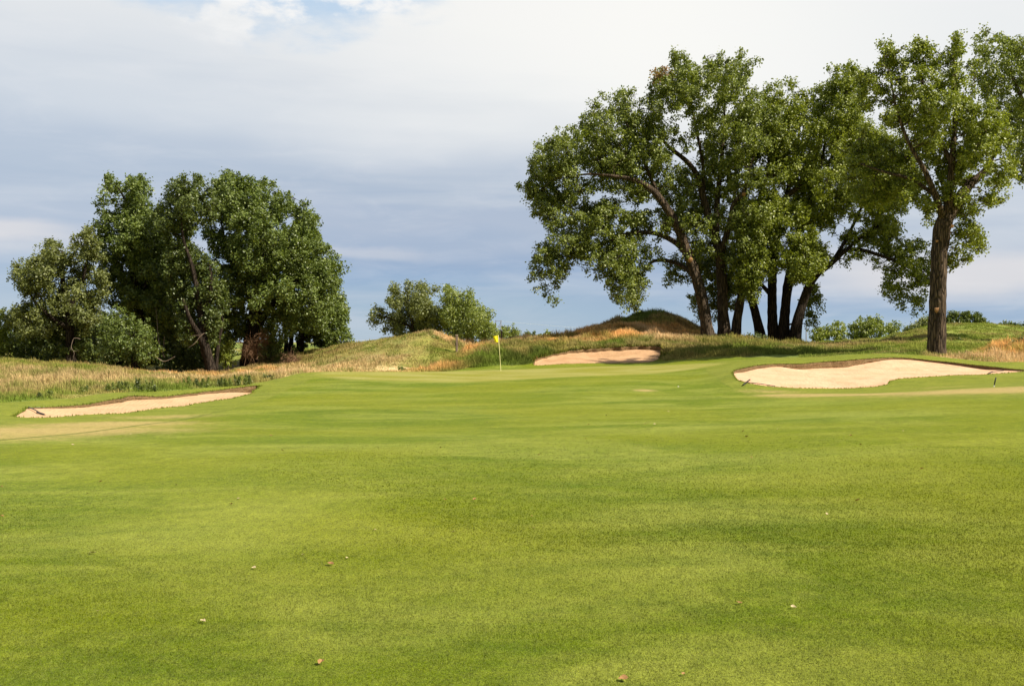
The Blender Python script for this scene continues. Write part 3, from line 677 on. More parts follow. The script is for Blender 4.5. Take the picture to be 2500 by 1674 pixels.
def near_turf():
    n = 900000
    D = 4.5 * np.exp(RNG.uniform(0, 1, n) * 1.5); D = D[RNG.uniform(0, 1, n) < np.clip((20 - D) / 14, 0, 1) ** 2.2 * np.clip(D / 7, 0, 1)]; n = len(D); px = RNG.uniform(-60, 2560, n); x = (px - 1250) / F * D; y = D
    z = height(x, y); h = RNG.uniform(.004, .012, n) * (.7 + .6 * fbm2(x, y, 2.5, 15, 3)); a = RNG.uniform(0, 6.28, n); w = RNG.uniform(.0010, .0022, n) * (D / 5)
    la = RNG.normal(0, 1.1, (n, 2)) * h[:, None]
    V = np.stack([np.stack([x - np.cos(a) * w, y - np.sin(a) * w, z - .003], 1), np.stack([x + np.cos(a) * w, y + np.sin(a) * w, z - .003], 1), np.stack([x + la[:, 0], y + la[:, 1], z + h], 1)], 1).reshape(-1, 3)
    o = mesh_obj('mown_grass', V, np.arange(n * 3).reshape(-1, 3), M_TURF, smooth=False, attrs={'rough': np.full(n * 3, -2.0), 'cut': np.full(n * 3, -3.0)})
    tag(o, 'short mown fairway grass blades closest to the camera', 'grass', kind='stuff')
near_turf()

# ------------------------------------------------------------------ trees
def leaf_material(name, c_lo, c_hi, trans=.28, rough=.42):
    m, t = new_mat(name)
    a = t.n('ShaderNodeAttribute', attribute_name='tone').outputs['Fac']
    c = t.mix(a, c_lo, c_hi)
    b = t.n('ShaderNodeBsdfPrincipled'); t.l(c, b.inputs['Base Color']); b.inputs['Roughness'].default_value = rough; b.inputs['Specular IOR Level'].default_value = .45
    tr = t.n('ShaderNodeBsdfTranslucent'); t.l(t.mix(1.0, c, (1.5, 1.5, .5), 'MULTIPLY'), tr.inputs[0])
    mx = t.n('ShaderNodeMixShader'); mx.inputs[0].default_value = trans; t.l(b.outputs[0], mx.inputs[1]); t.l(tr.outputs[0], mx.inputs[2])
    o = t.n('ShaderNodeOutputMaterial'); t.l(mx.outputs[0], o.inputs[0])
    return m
M_LEAF = leaf_material('cottonwood_leaves', (.072, .108, .024), (.298, .348, .084))
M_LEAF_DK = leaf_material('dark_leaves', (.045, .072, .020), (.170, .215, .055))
M_LEAF_MID = leaf_material('deep_green_leaves', (.052, .086, .020), (.218, .278, .066))
M_LEAF_BR = leaf_material('bright_leaves', (.096, .135, .018), (.312, .358, .064))
M_LEAF_GY = leaf_material('olive_leaves', (.085, .108, .036), (.25, .28, .092))
M_LEAF_RUST = leaf_material('rusty_leaves', (.24, .15, .07), (.36, .24, .12))
def bark_material(name, c1, c2, sc=1.0):
    m, t = new_mat(name)
    P = t.n('ShaderNodeTexCoord').outputs['Object']
    v = t.mapping(P, (1, 1, .13))
    n1 = t.noise(v, 9.0 * sc, 5.0, 0.65, 0.4); n2 = t.noise(P, 2.0, 3.0)
    vo = t.n('ShaderNodeTexVoronoi', feature='DISTANCE_TO_EDGE'); t.l(v, vo.inputs['Vector']); vo.inputs['Scale'].default_value = 7.0 * sc
    cr = t.ramp(vo.outputs[0], 0.0, 0.16)
    c = t.mix(t.math('MULTIPLY', cr, t.ramp(n1, .3, .7)), c1, c2)
    c = t.mix(t.ramp(n2, .5, .8, 0, .35), c, tuple(k * 1.2 for k in c2))
    h = t.math('ADD', t.math('MULTIPLY', cr, .05), t.math('MULTIPLY', n1, .05))
    out_bsdf(t, c, .95, h, 1.0, 1.0, .1)
    return m
M_BARK = bark_material('furrowed_bark', (.032, .025, .019), (.165, .122, .085))
M_BARK_DK = bark_material('dark_bark', (.018, .014, .011), (.065, .050, .038))
M_WOOD = simple_mat('cut_wood', (.24, .13, .06), (.42, .24, .12), 20, .9, .004)
M_DEAD = simple_mat('dead_wood', (.20, .15, .11), (.38, .30, .23), 12, .9, .004)

class Tubes:
    def __init__(s): s.v = []; s.f = []; s.n = 0
    def add(s, P, r, ring=8, flute=0.0, seed=0, cap=True):
        P = np.asarray(P, float); r = np.asarray(r, float); m = len(P)
        T = np.gradient(P, axis=0); T /= np.linalg.norm(T, axis=1, keepdims=True) + 1e-9
        ref = np.array([0., 1., 0.]) if abs(T[0][1]) < .9 else np.array([1., 0., 0.])
        U = ref - (T @ ref)[:, None] * T; U /= np.linalg.norm(U, axis=1, keepdims=True) + 1e-9
        W = np.cross(T, U)
        a = np.arange(ring) / ring * 2 * math.pi
        rr = r[:, None] * np.ones(ring)
        if flute:
            ph = seed * 1.7
            rr = rr * (1 + flute * (np.sin(a * 5 + ph)[None] * .35 + np.sin(a * 3 + ph * 2 + np.arange(m)[:, None] * .12)[:] * .4) + flute * .5 * RNG.normal(0, .5, (m, ring)))
        V = P[:, None] + rr[..., None] * (np.cos(a)[None, :, None] * U[:, None] + np.sin(a)[None, :, None] * W[:, None])
        b = s.n; s.v.append(V.reshape(-1, 3)); s.n += m * ring
        i = np.arange(m - 1)[:, None] * ring; j = np.arange(ring)[None]; k = (j + 1) % ring
        q = np.stack([b + i + j, b + i + k, b + i + ring + k, b + i + ring + j], -1).reshape(-1, 4)
        s.f.append(q)
        if cap:
            s.v.append(P[-1:] + T[-1:] * r[-1] * .3); c = s.n; s.n += 1
            base = b + (m - 1) * ring; s.f.append(np.stack([base + np.arange(ring), base + (np.arange(ring) + 1) % ring, np.full(ring, c), np.full(ring, c)], 1)[:, :3])
    def build(s, name, mat, parent):
        V = np.concatenate(s.v); q = [f for f in s.f if f.shape[1] == 4]; t_ = [f for f in s.f if f.shape[1] == 3]
        fs = [np.concatenate(q)] + ([np.concatenate(t_)] if t_ else [])
        return mesh_obj(name, V, fs, mat, parent)

def limb_curve(pts, D, step=.35):
    """pts: (photo x, photo y, depth offset, radius in photo px) -> points, radii"""
    W = [np.array([*wpt(p[0], p[1], D + p[2]), p[3] / F * (D + p[2])]) for p in pts]
    out = []
    n = len(W)
    for i in range(n - 1):
        p0 = W[max(i - 1, 0)]; p1 = W[i]; p2 = W[i + 1]; p3 = W[min(i + 2, n - 1)]
        k = max(2, int(np.linalg.norm((p2 - p1)[:3]) / step))
        for q in range(k):
            t = q / k
            out.append(0.5 * ((2 * p1) + (-p0 + p2) * t + (2 * p0 - 5 * p1 + 4 * p2 - p3) * t * t + (-p0 + 3 * p1 - 3 * p2 + p3) * t ** 3))
    out.append(W[-1]); out = np.array(out)
    return out[:, :3], np.maximum(out[:, 3], .01)

def crown_blobs(polys, holes, D, thick, rmin, rmax, dens, seed, grow=0.0):
    """fill traced crown masses with leaf clumps in three dimensions; sizes in metres"""
    rg = np.random.default_rng(seed); blobs = []
    for poly in polys:
        P = np.array(poly[0] if isinstance(poly, tuple) else poly, float)
        dz0 = poly[1] if isinstance(poly, tuple) else 0.0
        th = poly[2] if isinstance(poly, tuple) and len(poly) > 2 else thick
        x0, y0 = P.min(0); x1, y1 = P.max(0)
        area = 0.5 * abs(np.sum(P[:, 0] * np.roll(P[:, 1], -1) - np.roll(P[:, 0], -1) * P[:, 1]))
        px2m = D / F; am = area * px2m ** 2
        target = int(am * dens * 1.7) + 3; tries = target * 40
        cx = rg.uniform(x0, x1, tries); cy = rg.uniform(y0, y1, tries)
        ins = in_poly(cx, cy, P); cx, cy = cx[ins], cy[ins]; e = dist_poly(cx, cy, P) * px2m
        k = e > rmin * .45; cx, cy, e = cx[k], cy[k], e[k]
        mine = []
        for a, b, ee in zip(cx, cy, e):
            if len(mine) >= target: break
            hole = False
            for hx, hy, hr in holes:
                dh = math.hypot(a - hx, b - hy) - hr
                if dh < 0: hole = True; break
                ee = min(ee, dh * px2m)
            if hole or ee < rmin * .35: continue
            Rb = min(max(ee * 1.15 + grow, rmin), rmax * rg.uniform(.75, 1.1))
            T = min(th, 1.25 * math.sqrt(ee * th) )
            dd = rg.uniform(-1, 1); dd = math.copysign(abs(dd) ** .7, dd) * T + dz0
            c = np.array(wpt(a, b, D + dd))
            # the outline was traced at distance D: keep its real size
            c = np.array([(a - 1250) / F * (D + dd), D + dd, EYE - (b - HOR) / F * (D + dd)])
            ok = True
            for q, rq in mine:
                if abs(q[0] - c[0]) < 2 and np.linalg.norm(q - c) < .42 * (rq + Rb): ok = False; break
            if ok: mine.append((c, Rb))
        blobs += mine
        if rmax > .65 and D < 100:
            n_ = len(P)
            for i in range(n_):
                a_ = P[i]; b_ = P[(i + 1) % n_]; L_ = np.linalg.norm(b_ - a_) * px2m; nn = (b_ - a_)[::-1] * np.array([1, -1]) / (np.linalg.norm(b_ - a_) + 1e-9)
                for q in range(int(L_ / .42) + 1):
                    if rg.uniform() > .52: continue
                    t_ = rg.uniform(); off = rg.uniform(-.35, .22) / px2m; s_ = rg.choice([-1, 1])
                    e_ = a_ * (1 - t_) + b_ * t_ + nn * s_ * off; dd = rg.uniform(-1.3, 1.3) + dz0
                    if any(math.hypot(e_[0] - hx, e_[1] - hy) < hr * .8 for hx, hy, hr in holes): continue
                    blobs.append((np.array([(e_[0] - 1250) / F * (D + dd), D + dd, EYE - (e_[1] - HOR) / F * (D + dd)]), rg.uniform(.14, .34)))
    return blobs

def leaves_for(blobs, per, size, rg, up=.5, tuft=.20, droop=0.0):
    """leaf quads for a list of clumps"""
    cs, ns = [], []
    mid_c = np.mean([b[0] for b in blobs], 0) - np.array([0, 0, 1.5])
    for c, Rb in blobs:
        k = int(per * 1.05 * Rb * Rb) + 30; nt = max(6, int(22 * Rb * Rb))
        d = rg.normal(0, 1, (nt, 3)); d /= np.linalg.norm(d, axis=1, keepdims=True)
        rad = Rb * rg.uniform(.35, 1.0, nt) ** .6
        tc = d * rad[:, None]
        ax = c - mid_c + rg.normal(0, 1.2, 3); ax /= np.linalg.norm(ax) + 1e-6
        al = tc @ ax; tc = tc * rg.uniform(.70, .95) + np.outer(al, ax) * rg.uniform(.3, .75)
        tw = rg.uniform(.5, 1.5, nt); tw /= tw.sum()
        i = rg.choice(nt, k, p=tw)
        ts = tuft * rg.uniform(.45, 1.15, nt)
        off = np.clip(rg.normal(0, 1, (k, 3)), -1.9, 1.9) * ts[i][:, None]
        off[:, 2] -= np.abs(rg.normal(0, 1, k)) * droop
        p = c + tc[i] + off
        nrm = d[i] * .7 + rg.normal(0, .75, (k, 3)) + np.array([0, 0, up])
        cs.append(p); ns.append(nrm)
    P = np.concatenate(cs); N = np.concatenate(ns); N /= np.linalg.norm(N, axis=1, keepdims=True)
    n = len(P)
    r = rg.normal(0, 1, (n, 3)); U = np.cross(N, r); U /= np.linalg.norm(U, axis=1, keepdims=True) + 1e-9; W = np.cross(N, U)
    s = size * 1.22 * rg.uniform(.65, 1.25, n)[:, None]
    V = np.stack([P - U * s * .55, P - W * s * .45 + N * s * .08, P + U * s * .6, P + W * s * .45 + N * s * .08], 1).reshape(-1, 3)
    Fq = np.arange(n * 4).reshape(-1, 4)
    tone = np.repeat(np.clip(rg.normal(.5, .26, n), 0, 1), 4)
    return V, Fq, tone, P

def grow_branches(tb, nodes, radii, blobs, rg, spread=.55, twig=True):
    """join every clump to the nearest wood with a tapering, slightly sagging branch"""
    nodes = [np.array(n) for n in nodes]; radii = list(radii)
    NN = np.array(nodes); RR = np.array(radii)
    order = sorted(range(len(blobs)), key=lambda i: np.min(np.linalg.norm(NN - blobs[i][0], axis=1)))
    for i in order:
        c, Rb = blobs[i]
        d = np.linalg.norm(NN - c, axis=1) + np.maximum(0, NN[:, 2] - c[2] ) * .8 - np.minimum(RR, .2) * 1.5
        k = int(np.argmin(d)); a = NN[k]; L = np.linalg.norm(c - a)
        if L < .3: continue
        m = max(3, int(L / .6) + 2); t = np.linspace(0, 1, m)[:, None]
        up = np.array([0, 0, L * .16]) + rg.normal(0, L * .06, 3)
        P = a * (1 - t) + c * t + up * (4 * t * (1 - t)) * .6 + np.cumsum(rg.normal(0, .05, (m, 3)), 0) * t
        r0 = min(RR[k] * .65, .022 * L + .035); r = np.linspace(r0, .016, m)
        tb.add(P, r, 5 if r0 < .08 else 7, cap=False)
        NN = np.concatenate([NN, P[1:]]); RR = np.concatenate([RR, r[1:]])
        if twig:
            for q in range(4):
                dv = rg.normal(0, 1, 3); dv /= np.linalg.norm(dv); e = P[-1] + dv * Rb * .8
                mid = (P[-2] + e) / 2 + rg.normal(0, .08, 3)
                tb.add(np.array([P[-2], mid, e]), [.016, .012, .006], 3, cap=False)

def make_tree(name, label, D, base_px, trunks, polys, holes=(), thick=4.5, rmin=.38, rmax=1.15, dens=1.0, per=620, leaf=.125, mat=M_LEAF, bark=M_BARK, seed=1, cat='tree', group=None, tuft=.20, droop=0.0, extra=None, knots=(), up=.5, trunk_name='trunk', ring=14, grow=.05, bare=.85):
    rg = np.random.default_rng(seed)
    bx, by, _ = wpt(base_px, HOR, D); bz = h1(bx, D)
    root = empty(name, (bx, D, bz)); tag(root, label, cat, group)
    nodes, radii = [], []
    tubs = []
    for ti, (kind, pts) in enumerate(trunks):
        P, r = limb_curve(pts, D)
        if kind == 'trunk':
            gz = height([P[0][0]], [P[0][1]])[0]
            ex = np.array([P[0] + np.array([0, 0, gz - .3 - P[0][2]])]) if P[0][2] > gz - .3 else None
            if ex is not None: P = np.concatenate([ex, P]); r = np.concatenate([[r[0] * 1.12], r])
            tb = Tubes(); tubs.append(tb); tb.add(P, r, ring, .16, seed + ti)
        else:
            tubs[-1].add(P, r, 10, .10, seed + ti)
        nodes += list(P); radii += list(r)
    blobs = crown_blobs(polys, holes, D, thick, rmin, rmax, dens, seed, grow)
    big = [(p[0] / p[1], p[1], (p[2] - EYE) / p[1], q) for p, q in zip(nodes, radii) if q > .11]
    if big and bare:
        B_ = np.array(big); keep_ = []
        for c, Rb in blobs:
            dpx = np.hypot(B_[:, 0] - c[0] / c[1], B_[:, 2] - (c[2] - EYE) / c[1]) * D
            k_ = (dpx < Rb * .62 + B_[:, 3] * .5) & (c[1] < B_[:, 1] + .3)
            if not (k_.any() and rg.uniform() < bare): keep_.append((c, Rb))
        blobs = keep_
    tb = Tubes(); n0 = [(p, q) for p, q in zip(nodes, radii) if p[2] > bz + 1.0]
    grow_branches(tb, [p for p, q in n0], [q for p, q in n0], blobs, rg)
    for k in tubs: k.build(trunk_name, bark, root)
    if tb.n: tb.build('branches', bark, root)
    V, Fq, tone, _ = leaves_for(blobs, per, leaf, rg, up=up, tuft=tuft, droop=droop)
    print('TREE', label[:30], len(blobs), len(Fq))
    mesh_obj('crown', V, Fq, mat, root, smooth=False, attrs={'tone': tone})
    if extra: extra(root, rg)
    for (kx, ky, dd, rp) in knots:
        c = np.array(wpt(kx, ky, D + dd)); rr = rp / F * D * .8
        k = Tubes(); k.add(np.array([c + [0, rr * 1.5, rr * .2], c + [0, rr * .25, -rr * .05], c + [0, rr * .2, -rr * .06]]), [rr * 1.0, rr * .9, rr * .5], 10, .25); k.build('pruning_scar', M_WOOD, root)
    return root, blobs

def cv(pts, ox, oy, s): return [(ox + a / s, oy + b / s) for a, b in pts]
R3 = lambda p: cv(p, 1250, 100, 1.8447)
R4 = lambda p: cv(p, 1900, 50, 2.412)
R1 = lambda p: cv(p, 0, 400, 2.24)
R2 = lambda p: cv(p, 600, 620, 2.9275)
R5 = lambda p: cv(p, 1700, 700, 2.9275)
def L3(p): return [(1250 + a / 1.8447, 100 + b / 1.8447, d, r * .84) for a, b, d, r in p]
def L4(p): return [(1900 + a / 2.412, 50 + b / 2.412, d, r) for a, b, d, r in p]
def L1(p): return [(a / 2.24, 400 + b / 2.24, d, r) for a, b, d, r in p]

# --- front multi-stem cottonwood of the right-hand clump
A_main = R3([(240,400),(280,410),(330,360),(350,300),(400,255),(440,270),(500,235),(550,260),(560,320),(600,330),(640,350),(600,290),(610,225),(650,205),(645,150),(690,150),(740,150),(800,125),(860,150),(870,110),(940,70),(1000,85),(1040,55),(1095,90),(1085,150),(1050,200),(1060,240),(1110,230),
    (1150,250),(1200,330),(1230,470),(1240,560),(1200,640),(1150,760),(1120,860),(1090,960),(1060,1040),(1000,1060),(960,960),(900,940),(850,960),(790,960),(740,880),(690,850),(640,900),(560,930),(480,900),(400,960),(330,940),(250,880),(180,860),(150,800),(105,750),(110,700),(80,690),(100,640),(90,560),(100,480),(130,465),(165,480),(190,410)])
A_parts = [(A_main, 0.0), (R3([(55,690),(60,650),(110,640),(140,700),(110,720)]), 0.5, 1.0), (R3([(100,1060),(105,970),(150,900),(200,860),(300,880),(330,960),(280,1010),(255,980),(235,1060),(215,1100),(200,1165),(168,1160),(130,1110)]), -1.0, 2.2),
    (R3([(300,900),(420,880),(560,900),(660,960),(700,980),(640,1000),(600,1040),(585,1080),(610,1130),(560,1200),(500,1185),(440,1130),(430,1100),(390,1085),(380,1040),(350,1030),(310,980)]), -.5, 2.6),
    (R3([(700,980),(800,940),(900,980),(960,1000),(1000,1060),(990,1180),(930,1200),(900,1260),(830,1215),(805,1165),(850,1100),(790,1060),(720,1095),(700,1060),(740,1020)]), 4.0, 1.5),
    (R3([(1000,1040),(1090,1000),(1110,1080),(1070,1180),(1040,1160),(1000,1120)]), 1.0, 1.0), (R3([(715,70),(735,55),(770,90),(790,60),(795,120),(765,140)]), 0, .8)]
A_holes = [(1250 + a / 1.8447, 100 + b / 1.8447, r / 1.8447) for a, b, r in [(705,330,26),(700,375,18),(800,400,26),(830,440,16),(735,490,26),(750,545,18),(985,280,20),(385,715,16),(460,708,12),(590,330,14),(1065,700,1),(440,600,8),(250,690,9),(300,560,9),(540,740,10),(620,810,12),(330,790,8),(470,820,9),(860,300,8),(680,640,8),(1000,620,7),(900,520,7),(560,480,8),(760,700,7)]]
A_trunks = [('trunk', L3([(885,1345,-1,21),(870,1240,-1,17),(845,1120,-1,16),(800,980,-1,14),(740,830,-1.2,12),(700,760,-1.5,11),(640,680,-1.8,9),(560,630,-2,7),(460,610,-2.2,5),(340,600,-2,3),(200,620,-2,1.5)])),
    ('limb', L3([(700,760,-1.5,9),(660,690,-1,6),(600,560,-.5,4),(540,420,0,3),(480,300,0,1.5)])),
    ('limb', L3([(800,980,-1,9),(740,910,-.5,8),(640,865,0,7),(520,870,.3,6),(420,910,.3,5),(300,950,0,3),(180,990,-.5,1.5)])),
    ('limb', L3([(830,1060,-1,8),(740,1000,1,6),(640,990,2,5),(590,1040,2,3),(520,1120,2,1.5)])),
    ('trunk', L3([(960,1345,0,20),(950,1240,0,16.5),(945,1100,0,15),(935,960,0,15),(900,840,.3,11),(865,720,.5,10),(840,620,.6,8),(790,545,.6,7),(700,470,.6,5),(640,380,.6,3),(620,280,.6,1.5)])),
    ('limb', L3([(935,960,0,12),(960,900,-.5,9),(985,800,-1,8),(1000,730,-1.2,7),(1045,680,-1.4,6),(1060,600,-1.4,4),(1100,480,-1.2,3),(1110,360,-1,1.5)])),
    ('limb', L3([(920,870,0,10),(925,720,.5,8),(940,560,1,6),(955,400,1,4),(960,240,1,2.5),(1000,140,1,1.5)])),
    ('limb', L3([(860,700,.5,7),(860,560,1,5),(830,400,1,4),(800,260,1,3),(770,140,1,1)])),
    ('trunk', L3([(1005,1345,1.2,17),(1015,1240,1.2,13),(1045,1090,1.2,12),(1075,960,1.2,12),(1110,860,1.0,10),(1170,770,.8,9),(1250,690,.5,8),(1320,640,.2,7),(1400,590,0,5),(1460,480,0,3),(1500,360,0,1.5)])),
    ('limb', L3([(1110,850,1.2,8),(1100,760,1.6,6),(1150,600,2,5),(1160,450,2,3),(1150,330,2,1.5)])),
    ('limb', L3([(1250,690,.5,6),(1200,760,.0,5),(1180,640,0,4),(1190,500,0,2)]))]
A_root, A_blobs = make_tree('cottonwood_tree', 'large three stemmed cottonwood with a wide leaning crown beside the tan mound', 78, 1755, A_trunks, A_parts, A_holes, thick=4.0, dens=1.0, seed=3, bare=.8,
    knots=[(1250 + 805 / 1.8447, 100 + 985 / 1.8447, -1.6, 8), (1250 + 1047 / 1.8447, 100 + 690 / 1.8447, -1.9, 6)])
# a sprig of rusty leaves at its top
rg_ = np.random.default_rng(5)
V_, F_, t_, _ = leaves_for([(np.array(wpt(1250 + x_ / 1.8447, 100 + y_ / 1.8447, 77)), .40) for x_, y_ in ((652,140),(685,132),(712,158),(668,172))], 300, .13, rg_)
tag(mesh_obj('rusty_sprig', V_, F_, M_LEAF_RUST, A_root, smooth=False, attrs={'tone': t_}), 'rust coloured dying leaves at the crown top', kind='stuff')

# --- back multi-stem cottonwood of the clump
B_up = [(1863,245),(1884,208),(1921,197),(1964,230),(2007,213),(2024,228),(2023,171),(2044,160),(2082,165),(2112,182),(2108,224),(2119,278),(2114,320),(2135,320),(2180,335),(2215,352),(2240,400),(2250,440),(2235,480),(2200,520),(2190,560),(2200,600),(2170,610),(2120,590),(2080,600),(2050,575),(2010,555),(1990,560),(1960,545),(1930,520),(1900,470),(1880,420),(1860,360),(1850,290)]
B_low = [(1800,640),(1810,520),(1870,470),(1960,500),(1990,560),(1985,590),(2022,625),(2012,655),(1985,680),(1960,690),(1940,680),(1905,650),(1880,660),(1850,700),(1840,740),(1815,720),(1800,690)]
B_hang = [(2060,575),(2130,560),(2200,585),(2255,590),(2272,640),(2268,685),(2252,735),(2220,758),(2180,745),(2158,705),(2168,672),(2125,645),(2090,620),(2060,645),(2055,615)]
B_parts = [(B_up, 0.0), (B_low, -1.5, 3.4), (B_low, -3.0, .8), (B_hang, -1.0, 1.8), ([(1965,690),(2000,690),(2005,740),(1990,790),(1975,810),(1968,760)], 2.0, .6), ([(1700,640),(1760,620),(1810,640),(1810,700),(1790,760),(1760,700)], 3.0, 1.5)]
B_trunks = [('trunk', L3([(1120,1335,.5,16),(1100,1240,.5,12),(1075,1150,.5,12),(1050,1040,.8,10),(1020,900,1.5,8),(1000,760,2,6),(1010,600,2.5,4),(1020,420,2.5,2)])),
    ('trunk', L3([(1180,1345,.2,18),(1172,1240,.2,14),(1172,1120,.2,13),(1175,1020,.4,12),(1190,900,.8,10),(1220,760,1.2,8),(1260,600,1.6,6),(1290,440,1.6,4),(1290,300,1.6,2)])),
    ('limb', L3([(1172,1150,.2,7),(1140,1115,0,6),(1110,1080,-.3,4),(1080,1040,-.5,2)])),
    ('trunk', L3([(1225,1350,-.4,18),(1230,1240,-.4,14),(1240,1130,-.4,13),(1262,1000,-.2,12),(1290,860,.2,9),(1340,720,.5,7),(1390,560,.8,5),(1420,400,.8,3),(1450,250,.8,1.5)])),
    ('trunk', L3([(1270,1355,-1.2,19),(1290,1240,-1.2,14),(1330,1120,-1.2,12),(1375,1050,-1.2,10),(1440,1000,-1.3,8),(1500,945,-1.4,7),(1560,940,-1.5,6),(1640,960,-1.8,5),(1740,1000,-2,3),(1830,1080,-2,1.5)])),
    ('limb', L3([(1440,1000,-1.3,6),(1500,900,-1,5),(1560,780,-.5,4),(1620,640,0,3),(1680,520,0,1.5)])),
    ('limb', L3([(1500,945,-1.4,5),(1600,860,-1,4),(1700,800,-.5,3),(1780,700,-.5,1.5)]))]
make_tree('cottonwood_tree', 'dark stemmed cottonwood with four trunks and one long limb arching right', 79.5, 1890, B_trunks, B_parts, [(2107,540,10),(2060,560,14),(2035,600,10),(2100,430,6),(1925,560,7),(2150,600,8),(2185,640,9),(2215,690,8),(2120,500,7),(2040,540,8)], thick=3.8, dens=1.0, mat=M_LEAF_BR, bark=M_BARK_DK, bare=.6, seed=9)

# --- single cottonwood behind the right bunker
C_poly = R4([(780,1050),(850,1130),(880,1210),(915,1250),(960,1170),(1040,1180),(1060,1130),(1100,1110),(1150,1130),(1190,1100),(1230,1110),(1280,1090),(1290,1000),(1340,970),(1370,900),(1380,800),(1350,680),(1300,560),(1240,490),(1170,460),(1130,480),(1130,400),(1080,380),(1060,330),(1000,320),(960,340),(920,300),(860,260),(800,260),(775,330),(735,350),(690,360),(660,310),(620,290),(580,320),(540,350),(510,380),(500,480),(560,560),(620,575),(650,650),(700,690),(780,740),(830,850),(790,950)])
C_parts = [(C_poly, 0.0), (R4([(600,230),(605,170),(620,145),(650,180),(700,175),(755,205),(735,330),(660,330),(630,280)]), 0, 1.0), (R4([(790,230),(795,150),(830,112),(865,160),(912,190),(915,280),(800,290)]), 0, 1.2),
    (R4([(950,250),(1005,225),(1010,180),(990,130),(1000,95),(1030,78),(1062,100),(1070,150),(1112,200),(1122,250),(1130,340),(1060,380),(970,330)]), 0, 1.3), (R4([(470,330),(520,310),(545,350),(520,420),(475,400)]), 0, 1.0),
    (R4([(1045,1230),(1100,1165),(1160,1180),(1200,1270),(1215,1345),(1150,1370),(1105,1430),(1070,1400),(1030,1420),(1010,1480),(1000,1420),(1035,1330)]), 0.6, 1.0), (R4([(430,700),(560,640),(640,690),(740,740),(820,860),(800,1000),(740,1060),(640,1060),(540,1100),(460,1040),(420,900)]), 3.0, 2.0)]
C_trunks = [('trunk', [(2288,878,0,23),(2286,850,0,22),(2288,780,0,20.5),(2290,720,0,19.5),(2292,660,0,19),(2296,600,0,19),(2304,545,0,20),(2318,520,0,17),(2332,500,0,14),(2352,470,.2,12),(2372,445,.4,10),(2400,420,.6,7),(2425,380,.8,4),(2440,320,.8,2)]),
    ('limb', [(2310,535,0,13),(2318,480,-.3,10),(2322,420,-.5,8),(2326,370,-.5,7),(2330,320,-.3,6),(2330,250,0,4),(2328,180,0,3),(2328,110,0,1.5)]),
    ('limb', [(2305,540,0,10),(2285,480,-.8,7),(2260,420,-1.2,6),(2220,350,-1.2,4),(2190,270,-1,3),(2170,170,-1,1.5)]),
    ('limb', [(2324,400,-.5,6),(2290,330,0,5),(2260,240,.4,3.5),(2245,150,.4,1.5)]),
    ('limb', [(2285,480,-.8,5),(2230,440,-.5,4),(2160,420,0,3),(2100,400,.5,1.5)])]
make_tree('cottonwood_tree', 'single tall cottonwood with one thick straight trunk behind the right bunker', 58.5, 2288, C_trunks, C_parts, [(2210,315,10),(2226,325,8),(2323,372,7),(2340,360,5),(2260,395,5),(2185,230,5),(2365,225,10)], thick=3.6, rmin=.30, rmax=.85, dens=1.5, per=900, leaf=.105, tuft=.16, seed=21, mat=M_LEAF_BR,
    knots=[(2290,757,-.45,9), (2325,552,-.35,6), (2289,588,-.45,4)])
# --- cottonwood standing outside the frame on the right, its crown reaching in
D_parts = [(R4([(1150,290),(1180,260),(1220,240),(1200,190),(1180,150),(1180,100),(1230,80),(1270,60),(1330,90),(1360,130),(1447,110),(1600,130),(1900,250),(2100,480),(2200,800),(2000,1000),(1700,960),(1450,950),(1400,900),(1360,800),(1330,650),(1270,560),(1190,470),(1200,400),(1160,340)]), 0.0)]
D_trunks = [('trunk', [(2640,850,0,20),(2636,740,0,17),(2630,620,0,16),(2610,500,0,13),(2570,400,0,9),(2520,300,0,6),(2470,180,0,3)]), ('limb', [(2625,580,0,10),(2660,450,0,8),(2700,300,0,5),(2720,200,0,2)]), ('limb', [(2610,500,0,8),(2540,430,0,5),(2480,390,0,3)])]
make_tree('cottonwood_tree', 'cottonwood at the right picture edge showing only the left of its crown', 74, 2640, D_trunks, D_parts, [], thick=4.5, dens=.9, per=520, leaf=.125, seed=31)

# --- left-hand grove
F_poly = R1([(1180,170),(1130,115),(1180,90),(1220,105),(1250,70),(1330,90),(1380,100),(1390,150),(1430,100),(1480,95),(1510,140),(1560,190),(1620,205),(1660,220),(1665,260),(1700,280),(1720,320),(1740,400),(1790,460),(1830,500),(1835,560),(1820,620),(1840,660),(1815,700),(1800,780),(1760,860),(1700,900),(1600,880),(1560,960),(1480,1000),(1430,960),(1400,900),(1300,930),(1270,1030),(1210,1060),(1180,980),(1200,850),(1225,700),(1190,560),(1150,480),(1130,400),(1150,300)])
F_trunks = [('trunk', L1([(1362,1150,0,26),(1362,1080,0,21),(1375,980,0,19),(1390,880,0,17),(1400,780,0,14),(1410,680,0,11),(1440,560,0,8),(1450,400,0,5),(1440,220,0,2)])), ('limb', L1([(1390,900,0,14),(1450,820,-.5,10),(1530,730,-1,7),(1620,640,-1,5),(1700,560,-1,3)])),
    ('limb', L1([(1395,800,0,9),(1340,680,.5,7),(1280,560,.5,5),(1230,420,.5,3),(1200,260,.5,1.5)])), ('limb', L1([(1420,640,0,7),(1520,480,0,5),(1600,340,0,3),(1640,260,0,1)]))]
F_holes = [(a / 2.24, 400 + b / 2.24, r / 2.24) for a, b, r in [(1210,590,14),(1190,540,14),(1600,270,9),(1630,310,8),(1180,480,12)]]
